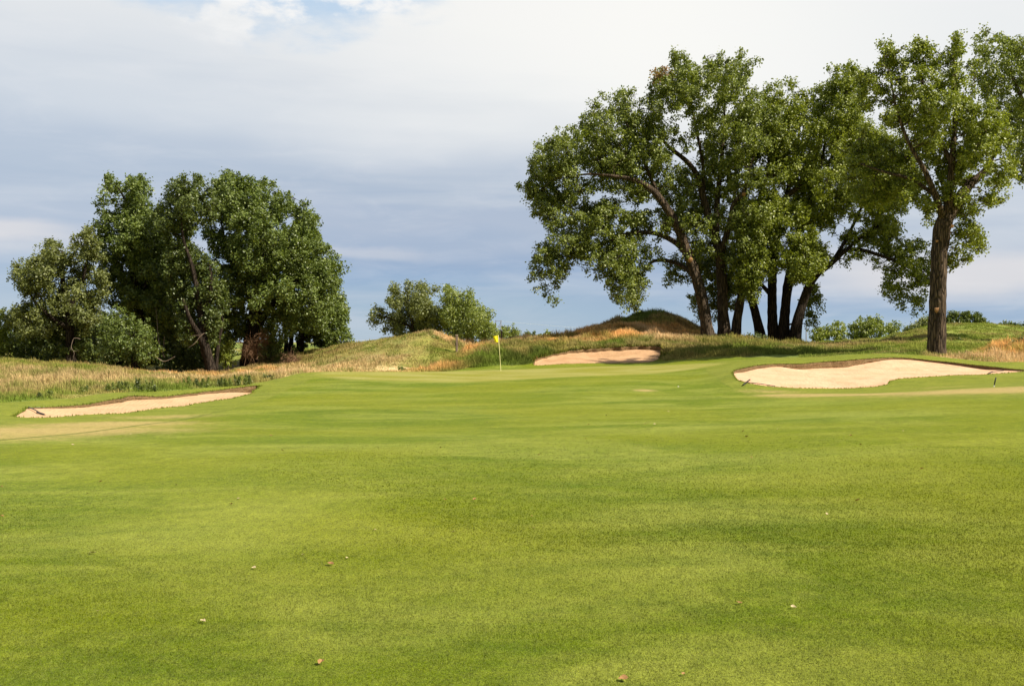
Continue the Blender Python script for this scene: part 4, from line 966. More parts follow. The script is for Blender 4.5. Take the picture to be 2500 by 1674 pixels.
make_tree('cottonwood_tree', 'broad round crowned tree with the widest trunk, right of the left grove', 84, 608, F_trunks, [(F_poly, 0.0), (R1([(1180,160),(1250,80),(1380,110),(1390,250),(1300,300),(1200,280)]), .5, 2.0)], F_holes, thick=5.0, rmin=.4, rmax=1.2, dens=1.0, per=560, leaf=.14, bark=M_BARK_DK, seed=41, grow=.3, bare=.3, mat=M_LEAF_MID)
K_poly = R1([(1700,760),(1790,740),(1830,700),(1872,715),(1882,780),(1892,840),(1882,880),(1930,960),(1900,990),(1820,1000),(1760,990),(1700,965),(1640,1010),(1560,1025),(1480,1030),(1440,1050),(1430,980),(1500,920),(1600,880)])
make_tree('cottonwood_tree', 'low tree at the right end of the left grove drooping over the slope', 90, 745, [('trunk', L1([(1640,1040,0,10),(1645,960,0,8),(1665,880,0,6),(1700,800,0,3)])), ('limb', L1([(1645,960,0,6),(1720,930,-1,4),(1800,940,-1,3),(1850,980,-1.5,1)])), ('trunk', L1([(1590,1040,1,7),(1592,980,1,6),(1600,900,1,4)])), ('trunk', L1([(1560,1040,2,6),(1565,980,2,5),(1560,900,2,3)]))],
    [(K_poly, 0.0)], [], thick=3.0, dens=1.1, per=560, leaf=.15, mat=M_LEAF_MID, bark=M_BARK_DK, seed=43, grow=.3)
E_poly = R1([(1080,960),(1000,940),(950,860),(1000,780),(960,700),(920,600),(930,520),(880,440),(920,400),(870,330),(850,230),(870,200),(925,200),(930,130),(980,90),(1040,80),(1080,120),(1110,115),(1160,160),(1170,230),(1140,290),(1060,320),(1010,380),(1060,450),(1100,500),(1180,560),(1200,640),(1225,720),(1210,850),(1190,950)])
E_trunks = [('trunk', L1([(1160,1175,0,16),(1152,1110,0,12.5),(1130,1030,0,12),(1110,940,0,11),(1105,820,0,9),(1080,700,0,7),(1050,560,0,5),(1000,400,0,3),(990,220,0,1.5)])), ('limb', L1([(1120,1000,0,9),(1080,920,-.5,7),(1040,850,-1,5),(1000,740,-1,3)])), ('limb', L1([(1105,820,0,6),(1150,700,0,5),(1150,560,0,3)])), ('trunk', L1([(1178,1175,1,6),(1182,1100,1,5),(1195,980,1,4),(1220,860,1,3)]))]
E_holes = [(a / 2.24, 400 + b / 2.24, r / 2.24) for a, b, r in [(1090,335,18),(1050,440,14),(990,320,10),(1100,440,14),(930,560,8),(1120,470,16),(1100,745,9)]]
make_tree('cottonwood_tree', 'dark open crowned tree on a slim leaning trunk in the left grove', 78, 517, E_trunks, [(E_poly, 1.5)], E_holes, thick=4.0, rmin=.32, rmax=1.0, dens=1.2, per=620, leaf=.13, mat=M_LEAF_DK, bark=M_BARK_DK, bare=.1, seed=47, grow=.5)
J_poly = R1([(515,250),(550,240),(562,215),(545,170),(580,140),(600,80),(630,75),(670,110),(700,115),(730,100),(770,70),(800,110),(815,180),(835,240),(850,300),(890,400),(905,500),(940,600),(980,720),(1020,820),(980,880),(900,900),(850,860),(760,840),(660,800),(600,740),(570,640),(540,560),(545,460),(560,400),(520,395),(520,335),(560,330),(600,300),(590,265)])
make_tree('cottonwood_tree', 'tallest tree at the left of the grove with two pointed tops', 84, 352, [('trunk', L1([(760,1090,0,15),(765,980,0,12),(760,860,0,11),(745,700,0,9),(720,540,0,7),(700,380,0,5),(690,220,0,3),(640,120,0,1.5)])), ('limb', L1([(750,720,0,7),(830,600,0,5),(860,460,0,3)])), ('limb', L1([(700,400,0,4),(760,260,0,3),(770,130,0,1.5)]))],
    [(J_poly, 0.0), (R1([(700,300),(850,260),(930,420),(960,600),(1060,780),(1060,900),(900,960),(780,860)]), 3.0, 2.0)], [(a / 2.24, 400 + b / 2.24, r / 2.24) for a, b, r in [(620,545,6),(540,310,5)]], thick=4.5, dens=1.05, per=560, leaf=.14, bare=.3, mat=M_LEAF_MID, bark=M_BARK_DK, seed=53, grow=.3)
G_poly = R1([(90,590),(130,540),(200,530),(235,460),(300,410),(330,400),(360,420),(430,400),(470,360),(500,390),(530,440),(550,560),(560,650),(540,780),(500,880),(440,930),(350,940),(250,930),(150,920),(100,900),(55,850),(60,800),(130,790),(150,720),(130,660),(100,690),(90,640)])
make_tree('cottonwood_tree', 'pale leafed rounded tree at the far left of the grove', 80, 165, [('trunk', L1([(390,1100,0,14),(385,1000,0,11),(380,880,0,9),(360,740,0,7),(340,600,0,5),(340,480,0,2)])), ('limb', L1([(380,900,0,7),(280,840,-.5,5),(180,740,-1,3),(130,620,-1,1)])), ('limb', L1([(370,800,0,6),(450,640,0,4),(480,480,0,2)]))],
    [(G_poly, 0.0)], [(a / 2.24, 400 + b / 2.24, r / 2.24) for a, b, r in [(270,740,7),(350,590,9)]], thick=4.2, dens=1.05, per=600, leaf=.13, mat=M_LEAF_GY, bark=M_BARK_DK, seed=59, grow=.3)

def make_shrub(name, label, D, poly, base_px, mat, seed, thick=1.6, rmin=.25, rmax=.7, dens=2.2, per=700, leaf=.11, cat='shrub', group=None, stems=4, tuft=.14, up=.5, holes=(), grow=.12):
    P = np.array(poly); cx = base_px; yb = P[:, 1].max(); yt = P[:, 1].min(); w = (P[:, 0].max() - P[:, 0].min())
    rg = np.random.default_rng(seed)
    gx = (cx - 1250) / F * D; gpy = HOR + (EYE - h1(gx, D)) * F / D
    trunks = []
    for k in range(stems):
        sx = rg.uniform(-.18, .18) * w; ex = rg.uniform(-.35, .35) * w; r0 = .045 * F / D
        trunks.append(('trunk', [(cx + sx * .5, gpy, rg.uniform(-.4, .4), r0), (cx + sx, gpy * .6 + yt * .4, 0, r0 * .7), (cx + ex, gpy * .25 + yt * .75, 0, r0 * .3)]))
    # one joined set of stems
    root = empty(name, (gx, D, h1(gx, D))); tag(root, label, cat, group)
    tb = Tubes(); nodes, radii = [], []
    for _, pts in trunks:
        Q, r = limb_curve(pts, D); Q[0][2] -= .2; tb.add(Q, r, 6, .1); nodes += list(Q[1:]); radii += list(r[1:])
    blobs = crown_blobs([(poly, 0.0)], holes, D, thick, rmin, rmax, dens, seed, min(grow, rmin * .8))
    grow_branches(tb, nodes, radii, blobs, rg, twig=False)
    tb.build('stems', M_BARK_DK, root)
    V, Fq, tone, _ = leaves_for(blobs, per, leaf, rg, tuft=tuft, up=up)
    mesh_obj('foliage', V, Fq, mat, root, smooth=False, attrs={'tone': tone})
    return root
# understory of the left grove
make_shrub('tall_shrub', 'green bushy sapling growing between the left grove trunks', 74, R1([(560,1060),(560,900),(620,820),(700,800),(770,840),(830,900),(860,980),(850,1060),(760,1090),(640,1090)]), 315, M_LEAF_MID, 61, thick=2.2, dens=1.6, rmax=.8, per=560, leaf=.11)
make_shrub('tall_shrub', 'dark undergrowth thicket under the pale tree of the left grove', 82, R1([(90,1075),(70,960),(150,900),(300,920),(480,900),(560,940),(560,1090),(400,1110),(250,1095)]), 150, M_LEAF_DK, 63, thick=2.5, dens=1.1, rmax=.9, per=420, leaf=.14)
make_shrub('tall_shrub', 'bright green bushy tree cut by the left edge of the picture', 84, [(-90,760),(-40,745),(0,765),(22,765),(38,790),(46,830),(48,870),(20,882),(-60,885),(-110,880)], -20, M_LEAF_BR, 67, thick=2.5, dens=1.3, rmax=.9, per=520, leaf=.13)
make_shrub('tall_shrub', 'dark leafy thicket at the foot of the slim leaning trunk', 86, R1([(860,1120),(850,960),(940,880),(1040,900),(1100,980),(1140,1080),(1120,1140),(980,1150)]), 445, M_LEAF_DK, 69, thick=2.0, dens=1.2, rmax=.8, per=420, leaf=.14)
make_shrub('tall_shrub', 'green leafy suckers between the two grove trunks', 80.5, R1([(1200,1000),(1250,960),(1290,1000),(1280,1080),(1240,1110),(1200,1080)]), 553, M_LEAF_BR, 70, thick=1.0, dens=2.0, rmax=.5, per=600, leaf=.11)
make_shrub('tall_shrub', 'small leafy shrub right of the widest grove trunk', 86, R1([(1440,960),(1500,960),(1530,1010),(1500,1050),(1440,1060),(1420,1020)]), 655, M_LEAF, 72, thick=1.0, dens=2.0, rmax=.5, per=600, leaf=.12)
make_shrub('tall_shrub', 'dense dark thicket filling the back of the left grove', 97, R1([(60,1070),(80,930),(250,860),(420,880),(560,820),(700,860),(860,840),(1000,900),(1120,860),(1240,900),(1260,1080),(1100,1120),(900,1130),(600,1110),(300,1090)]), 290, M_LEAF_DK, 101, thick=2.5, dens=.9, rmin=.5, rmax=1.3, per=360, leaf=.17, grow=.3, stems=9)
# middle distance trees beyond the mound
mid = dict(thick=6, rmin=.7, rmax=2.0, per=190, leaf=.26, tuft=.42)
make_tree('cottonwood_tree', 'distant bushy tree left of the pair behind the grassy mound', 190, 1012, [('trunk', [(1010,845,0,4.5),(1008,800,0,4),(1000,760,0,3),(995,720,0,1.5)]), ('limb', [(1008,800,0,3),(960,780,0,2),(925,770,0,1.5)])],
    [(R2([(1015,310),(1040,230),(1080,210),(1120,215),(1150,170),(1190,190),(1210,225),(1250,200),(1300,250),(1350,210),(1380,240),(1390,300),(1400,400),(1420,550),(1340,640),(1200,640),(1100,600),(1060,590),(1000,600),(975,560),(1000,500),(1010,470),(1040,420),(1020,360)]), 0.0), (R2([(965,510),(920,530),(890,490),(885,440),(930,380),(970,370),(1005,420),(1010,480)]), 0, 1.5)], [(994, 820-8, 5)], dens=.34, seed=71, mat=M_LEAF_GY, bark=M_BARK_DK, **mid)
make_tree('cottonwood_tree', 'distant bushy tree right of the pair behind the grassy mound', 186, 1140, [('trunk', [(1140,845,0,4.5),(1140,800,0,4),(1130,760,0,3),(1120,720,0,1.5)])],
    [(R2([(1390,330),(1420,260),(1430,220),(1470,240),(1540,220),(1570,270),(1610,240),(1640,290),(1690,370),(1740,400),(1770,440),(1750,490),(1790,520),(1830,560),(1800,610),(1700,640),(1600,660),(1500,660),(1430,560),(1400,450)]), 0.0)], [], dens=.34, seed=73, mat=M_LEAF, bark=M_BARK_DK, **mid)
make_tree('cottonwood_tree', 'small distant tree beside the twin power pole', 170, 1245, [('trunk', [(1243,845,0,3),(1243,820,0,2),(1240,795,0,1)])], [(R2([(1810,530),(1880,495),(1930,525),(1965,570),(1955,620),(1900,640),(1850,620),(1815,580)]), 0.0)], [], thick=2.5, rmin=.45, rmax=1.1, dens=.7, per=300, leaf=.2, tuft=.3, seed=75, mat=M_LEAF, bark=M_BARK_DK)
make_shrub('shrub', 'low dark shrub on the skyline right of the yellow flag', 118, R2([(1985,600),(2030,550),(2075,580),(2080,620),(2050,650),(1990,640)]), 1295, M_LEAF_DK, 77, thick=1.0, leaf=.17, per=420, tuft=.2, dens=1.6)
make_shrub('shrub', 'light green shrub on the skyline left of the tan mound', 116, R2([(2070,600),(2100,580),(2150,565),(2200,575),(2225,610),(2210,650),(2120,660),(2080,650)]), 1330, M_LEAF_BR, 79, thick=1.0, leaf=.17, per=420, tuft=.2, dens=1.6)
# bushes at the right
make_shrub('shrub', 'light green bush nearest the leaning dark trunk', 112, R5([(815,350),(860,300),(900,285),(935,310),(980,275),(1040,272),(1078,310),(1085,380),(1000,400),(900,400),(830,380)]), 2022, M_LEAF_BR, 81, thick=2.0, leaf=.16, per=420, tuft=.2, dens=1.5, rmax=.9)
make_shrub('shrub', 'largest domed dark green bush on the right skyline', 108, R5([(1075,380),(1075,340),(1095,290),(1130,268),(1200,240),(1290,230),(1350,260),(1375,300),(1370,350),(1300,380),(1150,390)]), 2115, M_LEAF, 83, thick=2.6, leaf=.16, per=460, tuft=.2, dens=1.5, rmax=1.0)
make_shrub('shrub', 'small round bush joined to the right of the largest bush', 110, R5([(1365,350),(1375,275),(1400,262),(1445,262),(1478,300),(1475,345),(1420,360)]), 2185, M_LEAF, 85, thick=1.3, leaf=.16, per=420, tuft=.2, dens=1.6, rmax=.8)
make_shrub('shrub', 'grey green bush just left of the single thick trunk', 115, R5([(1480,345),(1500,295),(1560,275),(1600,240),(1630,212),(1668,225),(1690,300),(1650,345),(1560,360)]), 2240, M_LEAF_GY, 87, thick=1.6, leaf=.16, per=420, tuft=.2, dens=1.6, rmax=.8)
make_shrub('shrub', 'spiky dark willow bush right of the single thick trunk', 120, R5([(1770,320),(1785,240),(1800,190),(1830,180),(1850,200),(1870,175),(1890,160),(1905,195),(1935,185),(1955,200),(1985,190),(2015,195),(2040,225),(2078,235),(2060,265),(2040,300),(1900,320)]), 2345, M_LEAF_DK, 89, thick=1.2, rmin=.2, rmax=.5, leaf=.16, per=520, tuft=.15, dens=3.4)
make_shrub('shrub', 'low dark bush beyond the green mound at the right edge', 130, R5([(2140,290),(2150,252),(2200,250),(2250,262),(2300,265),(2342,245),(2420,260),(2440,320),(2300,330)]), 2475, M_LEAF_DK, 91, thick=1.5, leaf=.18, per=420, tuft=.2, dens=1.6)
make_shrub('shrub', 'brownish bush above the tan grass clump at the right edge', 63, [(2455,868),(2462,845),(2480,830),(2500,820),(2530,825),(2540,860),(2500,872)], 2495, M_LEAF_RUST if False else M_LEAF_GY, 93, thick=.6, leaf=.07, per=900, tuft=.1, rmin=.15, rmax=.35, dens=7)
make_shrub('shrub', 'small dark green bush on the slope right of the left bunker', 48, [(640,934),(644,918),(655,912),(664,918),(668,932),(655,936)], 655, M_LEAF_DK, 95, thick=.25, leaf=.055, per=1500, tuft=.05, rmin=.08, rmax=.18, dens=28)
make_shrub('shrub', 'small green weed bush at the far edge of the green', 66, [(968,912),(972,898),(982,897),(994,902),(996,912)], 981, M_LEAF, 97, thick=.25, leaf=.07, per=1200, tuft=.06, rmin=.1, rmax=.2, dens=20)
make_shrub('shrub', 'dark bush on the face of the grassy mound behind the green', 77, [(1036,838),(1045,826),(1062,824),(1074,832),(1066,842),(1046,842)], 1055, M_LEAF, 98, thick=.4, leaf=.09, per=900, tuft=.08, rmin=.14, rmax=.3, dens=9)
make_shrub('shrub', 'grey green bush by the stems of the large trees', 76, [(1795,842),(1806,822),(1830,816),(1862,820),(1880,834),(1870,846),(1820,848)], 1838, M_LEAF_DK, 99, thick=.6, leaf=.08, per=900, tuft=.1, rmin=.16, rmax=.4, dens=6)
for i, (px, py, D, w_, hh, lb) in enumerate([(2180,838,84,26,18,'darkest weed clump between the right bushes and the bunker'),(2170,862,68,24,14,'low weed clump just above the right bunker rim'),(2345,838,76,18,12,'brownish weed clump on the green mound'),(2360,875,62,18,12,'dark weed tuft near the foot of the single trunk'),(2430,862,62,34,14,'dark green weed row left of the tan grass clump')]):
    make_shrub('weed_clump', lb, D, [(px - w_ / 2, py), (px - w_ / 3, py - hh * .8), (px, py - hh), (px + w_ / 3, py - hh * .7), (px + w_ / 2, py)], px, M_LEAF_DK if i != 1 else M_LEAF, 200 + i, thick=.4, leaf=.08, per=900, tuft=.08, rmin=.12, rmax=.3, dens=8, cat='weed', group='weed clumps on the right slope')

# --- weeds with upright leafy stalks behind the left bunker
def weed(px, D, h, label, seed):
    rg = np.random.default_rng(seed); x, y, z = ground_at(px, D)
    root = empty('weed_plant', (x, y, z)); tag(root, label, 'weed', 'tall leafy weeds along the left bunker')
    tb = Tubes(); blobs = []
    for k in range(rg.integers(2, 5)):
        a = rg.uniform(0, 6.28); L = h * rg.uniform(.6, 1); sp = rg.uniform(.02, .16)
        e = np.array([x + math.cos(a) * sp, y + math.sin(a) * sp, z + L]); b = np.array([x + math.cos(a) * sp * .4, y + math.sin(a) * sp * .4, z - .02])
        tb.add(np.array([b, (b + e) / 2, e]), [.009, .007, .004], 4)
        for q in np.linspace(.25, 1, 7): blobs.append((b * (1 - q) + e * q, .055 * (1.3 - q)))
    tb.build('stalk', M_BARK_DK, root)
    P = np.concatenate([c + rg.normal(0, 1, (26, 3)) * r_ for c, r_ in blobs]); n = len(P)
    U = rg.normal(0, 1, (n, 3)); U[:, 2] = np.abs(U[:, 2]) * .8; U /= np.linalg.norm(U, axis=1, keepdims=True); N = np.cross(U, rg.normal(0, 1, (n, 3))); N /= np.linalg.norm(N, axis=1, keepdims=True)
    V = np.stack([P - U * .035, P + N * .012, P + U * .04, P - N * .012], 1).reshape(-1, 3)
    mesh_obj('leaves', V, np.arange(n * 4).reshape(-1, 4), M_LEAF if seed % 3 else M_LEAF_DK, root, smooth=False, attrs={'tone': np.repeat(rg.uniform(.1, .8, n), 4)})
wpos = sorted([(262,36.5,.30),(280,36.8,.42),(289,37.2,.34),(300,37,.28),(312,37.5,.36),(333,37.8,.44),(345,37.6,.30),(364,38.3,.46),(378,38,.25),(215,36,.25),(205,35.6,.22),(118,33.6,.26),(99,33.2,.20),(452,41.2,.40),(461,41.5,.46),(478,41.8,.40),(490,41.6,.36),(505,42,.42),(541,42.8,.38),(552,43,.34),(564,43.2,.48),(579,43.6,.48),(586,43.8,.42),(598,44.2,.44),(609,44.6,.40)])
ords = ['first','second','third','fourth','fifth','sixth','seventh','eighth','ninth','tenth','eleventh','twelfth','thirteenth','fourteenth','fifteenth','sixteenth','seventeenth','eighteenth','nineteenth','twentieth','twenty first','twenty second','twenty third','twenty fourth','twenty fifth']
for i, (px, D, h) in enumerate(wpos):
    how = 'tall' if h > .41 else 'short' if h < .3 else 'leafy'
    weed(px, D, h, '%s green weed behind the left bunker, %s from the left' % (how, ords[i]), 300 + i)

# --- dead branches, brush
def twig_set(name, label, cat, pts_list, D, mat, parent=None):
    P0 = pts_list[0][0]; o = wpt(P0[0], P0[1], D + P0[2]); tb = Tubes()
    for pts in pts_list:
        Q, r = limb_curve(pts, D, .12); tb.add(Q, r * .34, 6)
    root = empty(name, o) if False else None
    ob = mesh_obj(name, np.concatenate(tb.v) , [np.concatenate([f for f in tb.f if f.shape[1] == 4]), np.concatenate([f for f in tb.f if f.shape[1] == 3])], mat)
    tag(ob, label, cat); return ob
bx = lambda p: [(a / 4.684, 680 + b / 4.684, d, r) for a, b, d, r in p]
twig_set('dead_branch', 'pale broken branch hanging below the pale leafed tree', 'branch', [bx([(920,690,0,1.6),(850,680,0,2),(825,730,0,1.8),(815,790,0,1.4),(850,850,0,1),(830,910,0,.6)]), bx([(820,780,0,1.2),(790,830,0,.7)]), bx([(840,830,0,.9),(900,820,0,.5)])], 73.5, M_DEAD)
twig_set('dead_branch', 'white curved branch lying low between the grove trunks', 'branch', [bx([(1780,890,0,.8),(1820,920,0,2.2),(1870,945,0,2.4),(1930,930,0,2.0),(2000,890,0,1.0)])], 71, M_DEAD)
twig_set('dead_branch', 'bare grey forked branch beside the slim leaning trunk', 'branch', [bx([(2340,620,0,2.4),(2280,670,0,2.0),(2230,740,0,1.5),(2150,790,0,.8)]), bx([(2290,650,0,1.4),(2230,650,0,1),(2160,665,0,.6)]), bx([(2260,700,0,1),(2200,760,0,.6)])], 74, M_DEAD)
twig_set('dead_branch', 'bare forked stem standing between shrubs in the left grove', 'branch', [bx([(1880,900,0,3),(1850,820,0,3),(1810,700,0,3),(1800,560,0,2),(1790,420,0,1.4),(1780,330,0,.8)]), bx([(1860,880,0,2.5),(1870,760,0,2),(1880,660,0,1.2)])], 73, M_BARK_DK)
M_BRUSH = simple_mat('dry_brush', (.13, .07, .04), (.36, .22, .13), 14, .9, .003)
def brush(cx, cy, D, rad, n, label, seed):
    rg = np.random.default_rng(seed); tb = Tubes(); c = np.array(wpt(cx, cy, D))
    for k in range(n):
        a = rg.normal(0, 1, 3); a /= np.linalg.norm(a); s = c + rg.normal(0, rad * .30, 3); m = s + a * rad * rg.uniform(.2, .5) + rg.normal(0, .08, 3); e = m + a * rad * rg.uniform(.2, .5) + np.array([0, 0, rg.uniform(-.3, .2)])
        tb.add(np.array([s, m, e]), [.018, .012, .006], 3, cap=False)
    ob = mesh_obj('dead_brush', np.concatenate(tb.v), np.concatenate(tb.f), M_BRUSH); tag(ob, label, 'brush')
brush(612, 852, 82.2, 1.15, 300, 'tangle of dry brown twigs against the widest grove trunk', 7)
brush(640, 825, 82.4, .8, 160, 'fan of dry twigs higher on the widest grove trunk', 8)
brush(710, 880, 82, .9, 160, 'low dry brush on the shaded slope by the grove', 9)
brush(1690, 800, 87.5, .9, 80, 'thin bare twigs on the right flank of the dark mound', 10)

# ------------------------------------------------------------------ small things
M_YEL = simple_mat('yellow_cloth', (.85, .72, .0), (.92, .80, .02), 3, .7, .0)
M_POLE = simple_mat('flag_pole_paint', (.72, .68, .30), (.80, .76, .40), 3, .5, .0)
M_POST = simple_mat('weathered_wood', (.10, .07, .05), (.24, .18, .13), 12, .9, .01, (1, 1, .2))
M_BLACK = simple_mat('black_plastic', (.015, .015, .015), (.03, .03, .03), 10, .5, .001)
M_METAL = simple_mat('grey_metal', (.25, .25, .25), (.35, .35, .35), 10, .5, .0)
M_WHITE = simple_mat('white_paint', (.75, .75, .73), (.82, .82, .80), 10, .5, .0)
def tube_mesh(name, P, r, mat, parent, ring=8):
    tb = Tubes(); tb.add(np.array(P, float), np.array(r, float), ring); return tb.build(name, mat, parent)
def box_mesh(name, c, dims, mat, parent, ax=None):
    """bevelled box centred on c with axes ax"""
    ax = np.eye(3) if ax is None else np.array(ax); d = np.array(dims) / 2; bv = min(d) * .25
    V = []
    for sx in (-1, 1):
        for sy in (-1, 1):
            for sz in (-1, 1):
                V += [[sx * (d[0] - bv), sy * (d[1] - bv), sz * d[2]], [sx * (d[0] - bv), sy * d[1], sz * (d[2] - bv)], [sx * d[0], sy * (d[1] - bv), sz * (d[2] - bv)]]
    import bmesh
    bm = bmesh.new(); [bm.verts.new(v) for v in V]; bmesh.ops.convex_hull(bm, input=bm.verts); bm.verts.ensure_lookup_table()
    vs = np.array([v.co[:] for v in bm.verts]); fs = [[v.index for v in f.verts] for f in bm.faces]; bm.verts.index_update(); fs = [[v.index for v in f.verts] for f in bm.faces]; bm.free()
    vs = vs @ ax + np.array(c)
    tri = np.array([f for f in fs if len(f) == 3]).reshape(-1, 3); qu = np.array([f for f in fs if len(f) == 4]).reshape(-1, 4)
    return mesh_obj(name, vs, [f for f in (tri, qu) if len(f)], mat, parent, smooth=False)
# flagstick
fx, fy, fz = ground_at(1223, 58.0)
fr = empty('flagstick', (fx, fy, fz)); tag(fr, 'thin yellow flagstick with a yellow flag standing on the green', 'flagstick')
top = np.array(wpt(1216.6, 817.5, 58.0)); bot = np.array([fx, fy, fz - .1])
tube_mesh('pole', [bot, bot * .5 + top * .5, top], [.017, .015, .012], M_POLE, fr)
def flag_mesh():
    a = top + (bot - top) * .01; b = top + (bot - top) * .19
    L = np.array(wpt(1203, 820.5, 58.0)); L2 = np.array(wpt(1207.8, 834.5, 58.0)); n = 12; V = []
    for i in range(n + 1):
        u = i / n
        for j in range(n + 1):
            v = j / n
            p = (a * (1 - u) + L * u) * (1 - v) + (b * (1 - u) + L2 * u) * v
            p = p + np.array([0, .05 * math.sin(u * 7 + v * 1.5) * u, -.02 * math.sin(u * math.pi)]); V.append(p)
    V = np.array(V); i, j = np.meshgrid(np.arange(n), np.arange(n)); i = i.ravel(); j = j.ravel(); k = i * (n + 1) + j
    Fq = np.stack([k, k + n + 1, k + n + 2, k + 1], 1)
    o = mesh_obj('flag', V, Fq, M_YEL, fr); s = o.modifiers.new('cloth', 'SOLIDIFY'); s.thickness = .004
flag_mesh()
# wooden posts
def post(px, pyt, D, w, label, pale):
    x, y, z = ground_at(px, D); zt = EYE - (pyt - HOR) / F * D; H = zt - z
    r = empty('wooden_post', (x, y, z)); tag(r, label, 'post', 'weathered posts beyond the green')
    box_mesh('shaft', (x, y, z + H / 2 - .15), (w, w, H + .3), M_POST, r, [[.97, .24, 0], [-.24, .97, 0], [0, 0, 1]])
    box_mesh('cap', (x - w * .1, y, zt + .03), (w * 1.35, w * 1.2, .07), M_DEAD, r, [[.97, .24, .05], [-.24, .97, 0], [-.05, 0, 1]])
post(1115, 819, 73.5, .16, 'weathered grey wooden post at the foot of the grassy mound', 0)
post(1224.5, 809, 79.5, .12, 'thin pale post in the tan grass just right of the flag', 1)
# power poles
def pole_set():
    D = 430; r = empty('power_pole', (wpt(1217, 835, D)[0], D, h1(wpt(1217, 835, D)[0], D))); tag(r, 'distant power pole of two masts joined by crossbars', 'power pole')
    xa, xb = wpt(1210.5, 0, D)[0], wpt(1223, 0, D)[0]; zt = wpt(0, 783.5, D)[2]; zm = wpt(0, 796.5, D)[2]
    for x in (xa, xb): tube_mesh('mast', [(x, D, -.5), (x, D, zt * .5), (x, D, zt + .3)], [.16, .14, .11], M_POST, r)
    tube_mesh('crossbar', [(xa - .3, D - .2, zt), (xb + .3, D - .2, zt)], [.07, .07], M_POST, r); tube_mesh('crossbar', [(xa - 1.6, D - .2, zm), (xb + 1.6, D - .2, zm)], [.08, .08], M_POST, r)
    tube_mesh('brace', [(xb, D - .2, zt - .4), (xa * .45 + xb * .55, D - .2, zm)], [.06, .06], M_POST, r)
    D2 = 300; x2 = wpt(1968, 0, D2)[0]; r2 = empty('power_pole', (x2, D2, h1(x2, D2))); tag(r2, 'distant single power pole with one crossarm right of the dark trunks', 'power pole')
    tube_mesh('mast', [(x2, D2, -.5), (x2, D2, 3), (x2, D2, wpt(0, 786, D2)[2])], [.14, .12, .09], M_POST, r2)
    z2 = wpt(0, 802, D2)[2]; tube_mesh('crossarm', [(x2 - .5, D2 - .1, z2), (x2 + 1.0, D2 - .1, z2)], [.05, .05], M_POST, r2)
    M_WIRE = simple_mat('bright_wire', (.72, .72, .72), (.8, .8, .8), 2, .3, .0)
    for k, (pts, rr, lb) in enumerate([([(700,833.5),(866,831.5),(935,829),(1000,825),(1100,812),(1210,797)], .075, 'sunlit power line running left from the twin power pole'), ([(1223,784),(1300,791),(1400,799),(1600,812),(1900,826)], .03, 'upper thin power line running right from the twin power pole'), ([(1236,797),(1275,812),(1330,818),(1400,824),(1500,829)], .04, 'lower power line sagging right from the twin power pole')]):
        P = np.array([wpt(a, b, D) for a, b in pts]); P = catmull(P, False, 2.0); tb = Tubes(); tb.add(P, np.full(len(P), rr), 5)
        o = mesh_obj('power_line', np.concatenate(tb.v), [np.concatenate([f for f in tb.f if f.shape[1] == 4]), np.concatenate([f for f in tb.f if f.shape[1] == 3])], M_WIRE); tag(o, lb, 'power line')
pole_set()
# rakes: head a, head b, handle end, all (x, y, z)
def rake(ha, hb, he, label):
    ha, hb, he = map(np.array, (ha, hb, he)); c = (ha + hb) / 2
    r = empty('rake', tuple(c)); tag(r, label, 'rake', 'bunker rakes')
    ax = hb - ha; L = np.linalg.norm(ax); ax /= L; dn = np.array([0, 0, -1.]); fw = np.cross(ax, dn); fw /= np.linalg.norm(fw); dn = np.cross(fw, ax)
    hd = box_mesh('head', c, (L, .05, .035), M_BLACK, r, [ax, fw, dn])
    # tines as one part
    tb = Tubes()
    for k in range(13):
        p = ha + ax * L * (k + .5) / 13; tb.add(np.array([p, p + fw * .05 - np.array([0, 0, .02]), p + fw * .07 - np.array([0, 0, .05])]), [.007, .006, .004], 4)
    tb.add(np.array([ha - [0, 0, .004], hb - [0, 0, .004]]) + fw * .012, [.016, .016], 6); tb.build('tines', M_BLACK, r)
    tube_mesh('handle', [c, (c + he) / 2 + np.array([0, 0, .015]), he], [.016, .015, .015], M_BLACK, r, 6)
def sand_pt(i, px, D, up=.03):
    x = (px - 1250) / F * D; return (x, D, float(HS[i](np.array([x]), np.array([D]))[0]) + up)
rake(sand_pt(0, 91, 28.0), sand_pt(0, 107, 27.6), sand_pt(0, 70, 28.9, .05), 'black rake lying in the left end of the left bunker')
g = lambda px, D, up: (lambda q: (q[0], q[1], q[2] + up))(ground_at(px, D))
rake(g(1814, 38.0, .05), g(1831, 39.4, .10), g(1893, 38.0, .05), 'black rake resting on the front rim of the right bunker')
rake(sand_pt(1, 2414, 43.4, .03), sand_pt(1, 2423, 43.9, .07), sand_pt(1, 2450, 45.2, .04), 'rake at the narrow right end of the right bunker')
# marker stake
sx, sy, sz = ground_at(2426, 33.0)
sr = empty('marker_stake', (sx, sy, sz)); tag(sr, 'short leaning black stake in the worn turf below the right bunker', 'stake')
tube_mesh('ground_spike', [(sx, sy, sz - .1), (sx + .02, sy, sz + .05)], [.012, .012], M_WHITE, sr, 6)
tube_mesh('grip', [(sx + .02, sy, sz + .045), (sx + .04, sy, sz + .16), (sx + .075, sy, sz + .30)], [.018, .022, .021], M_BLACK, sr, 8)
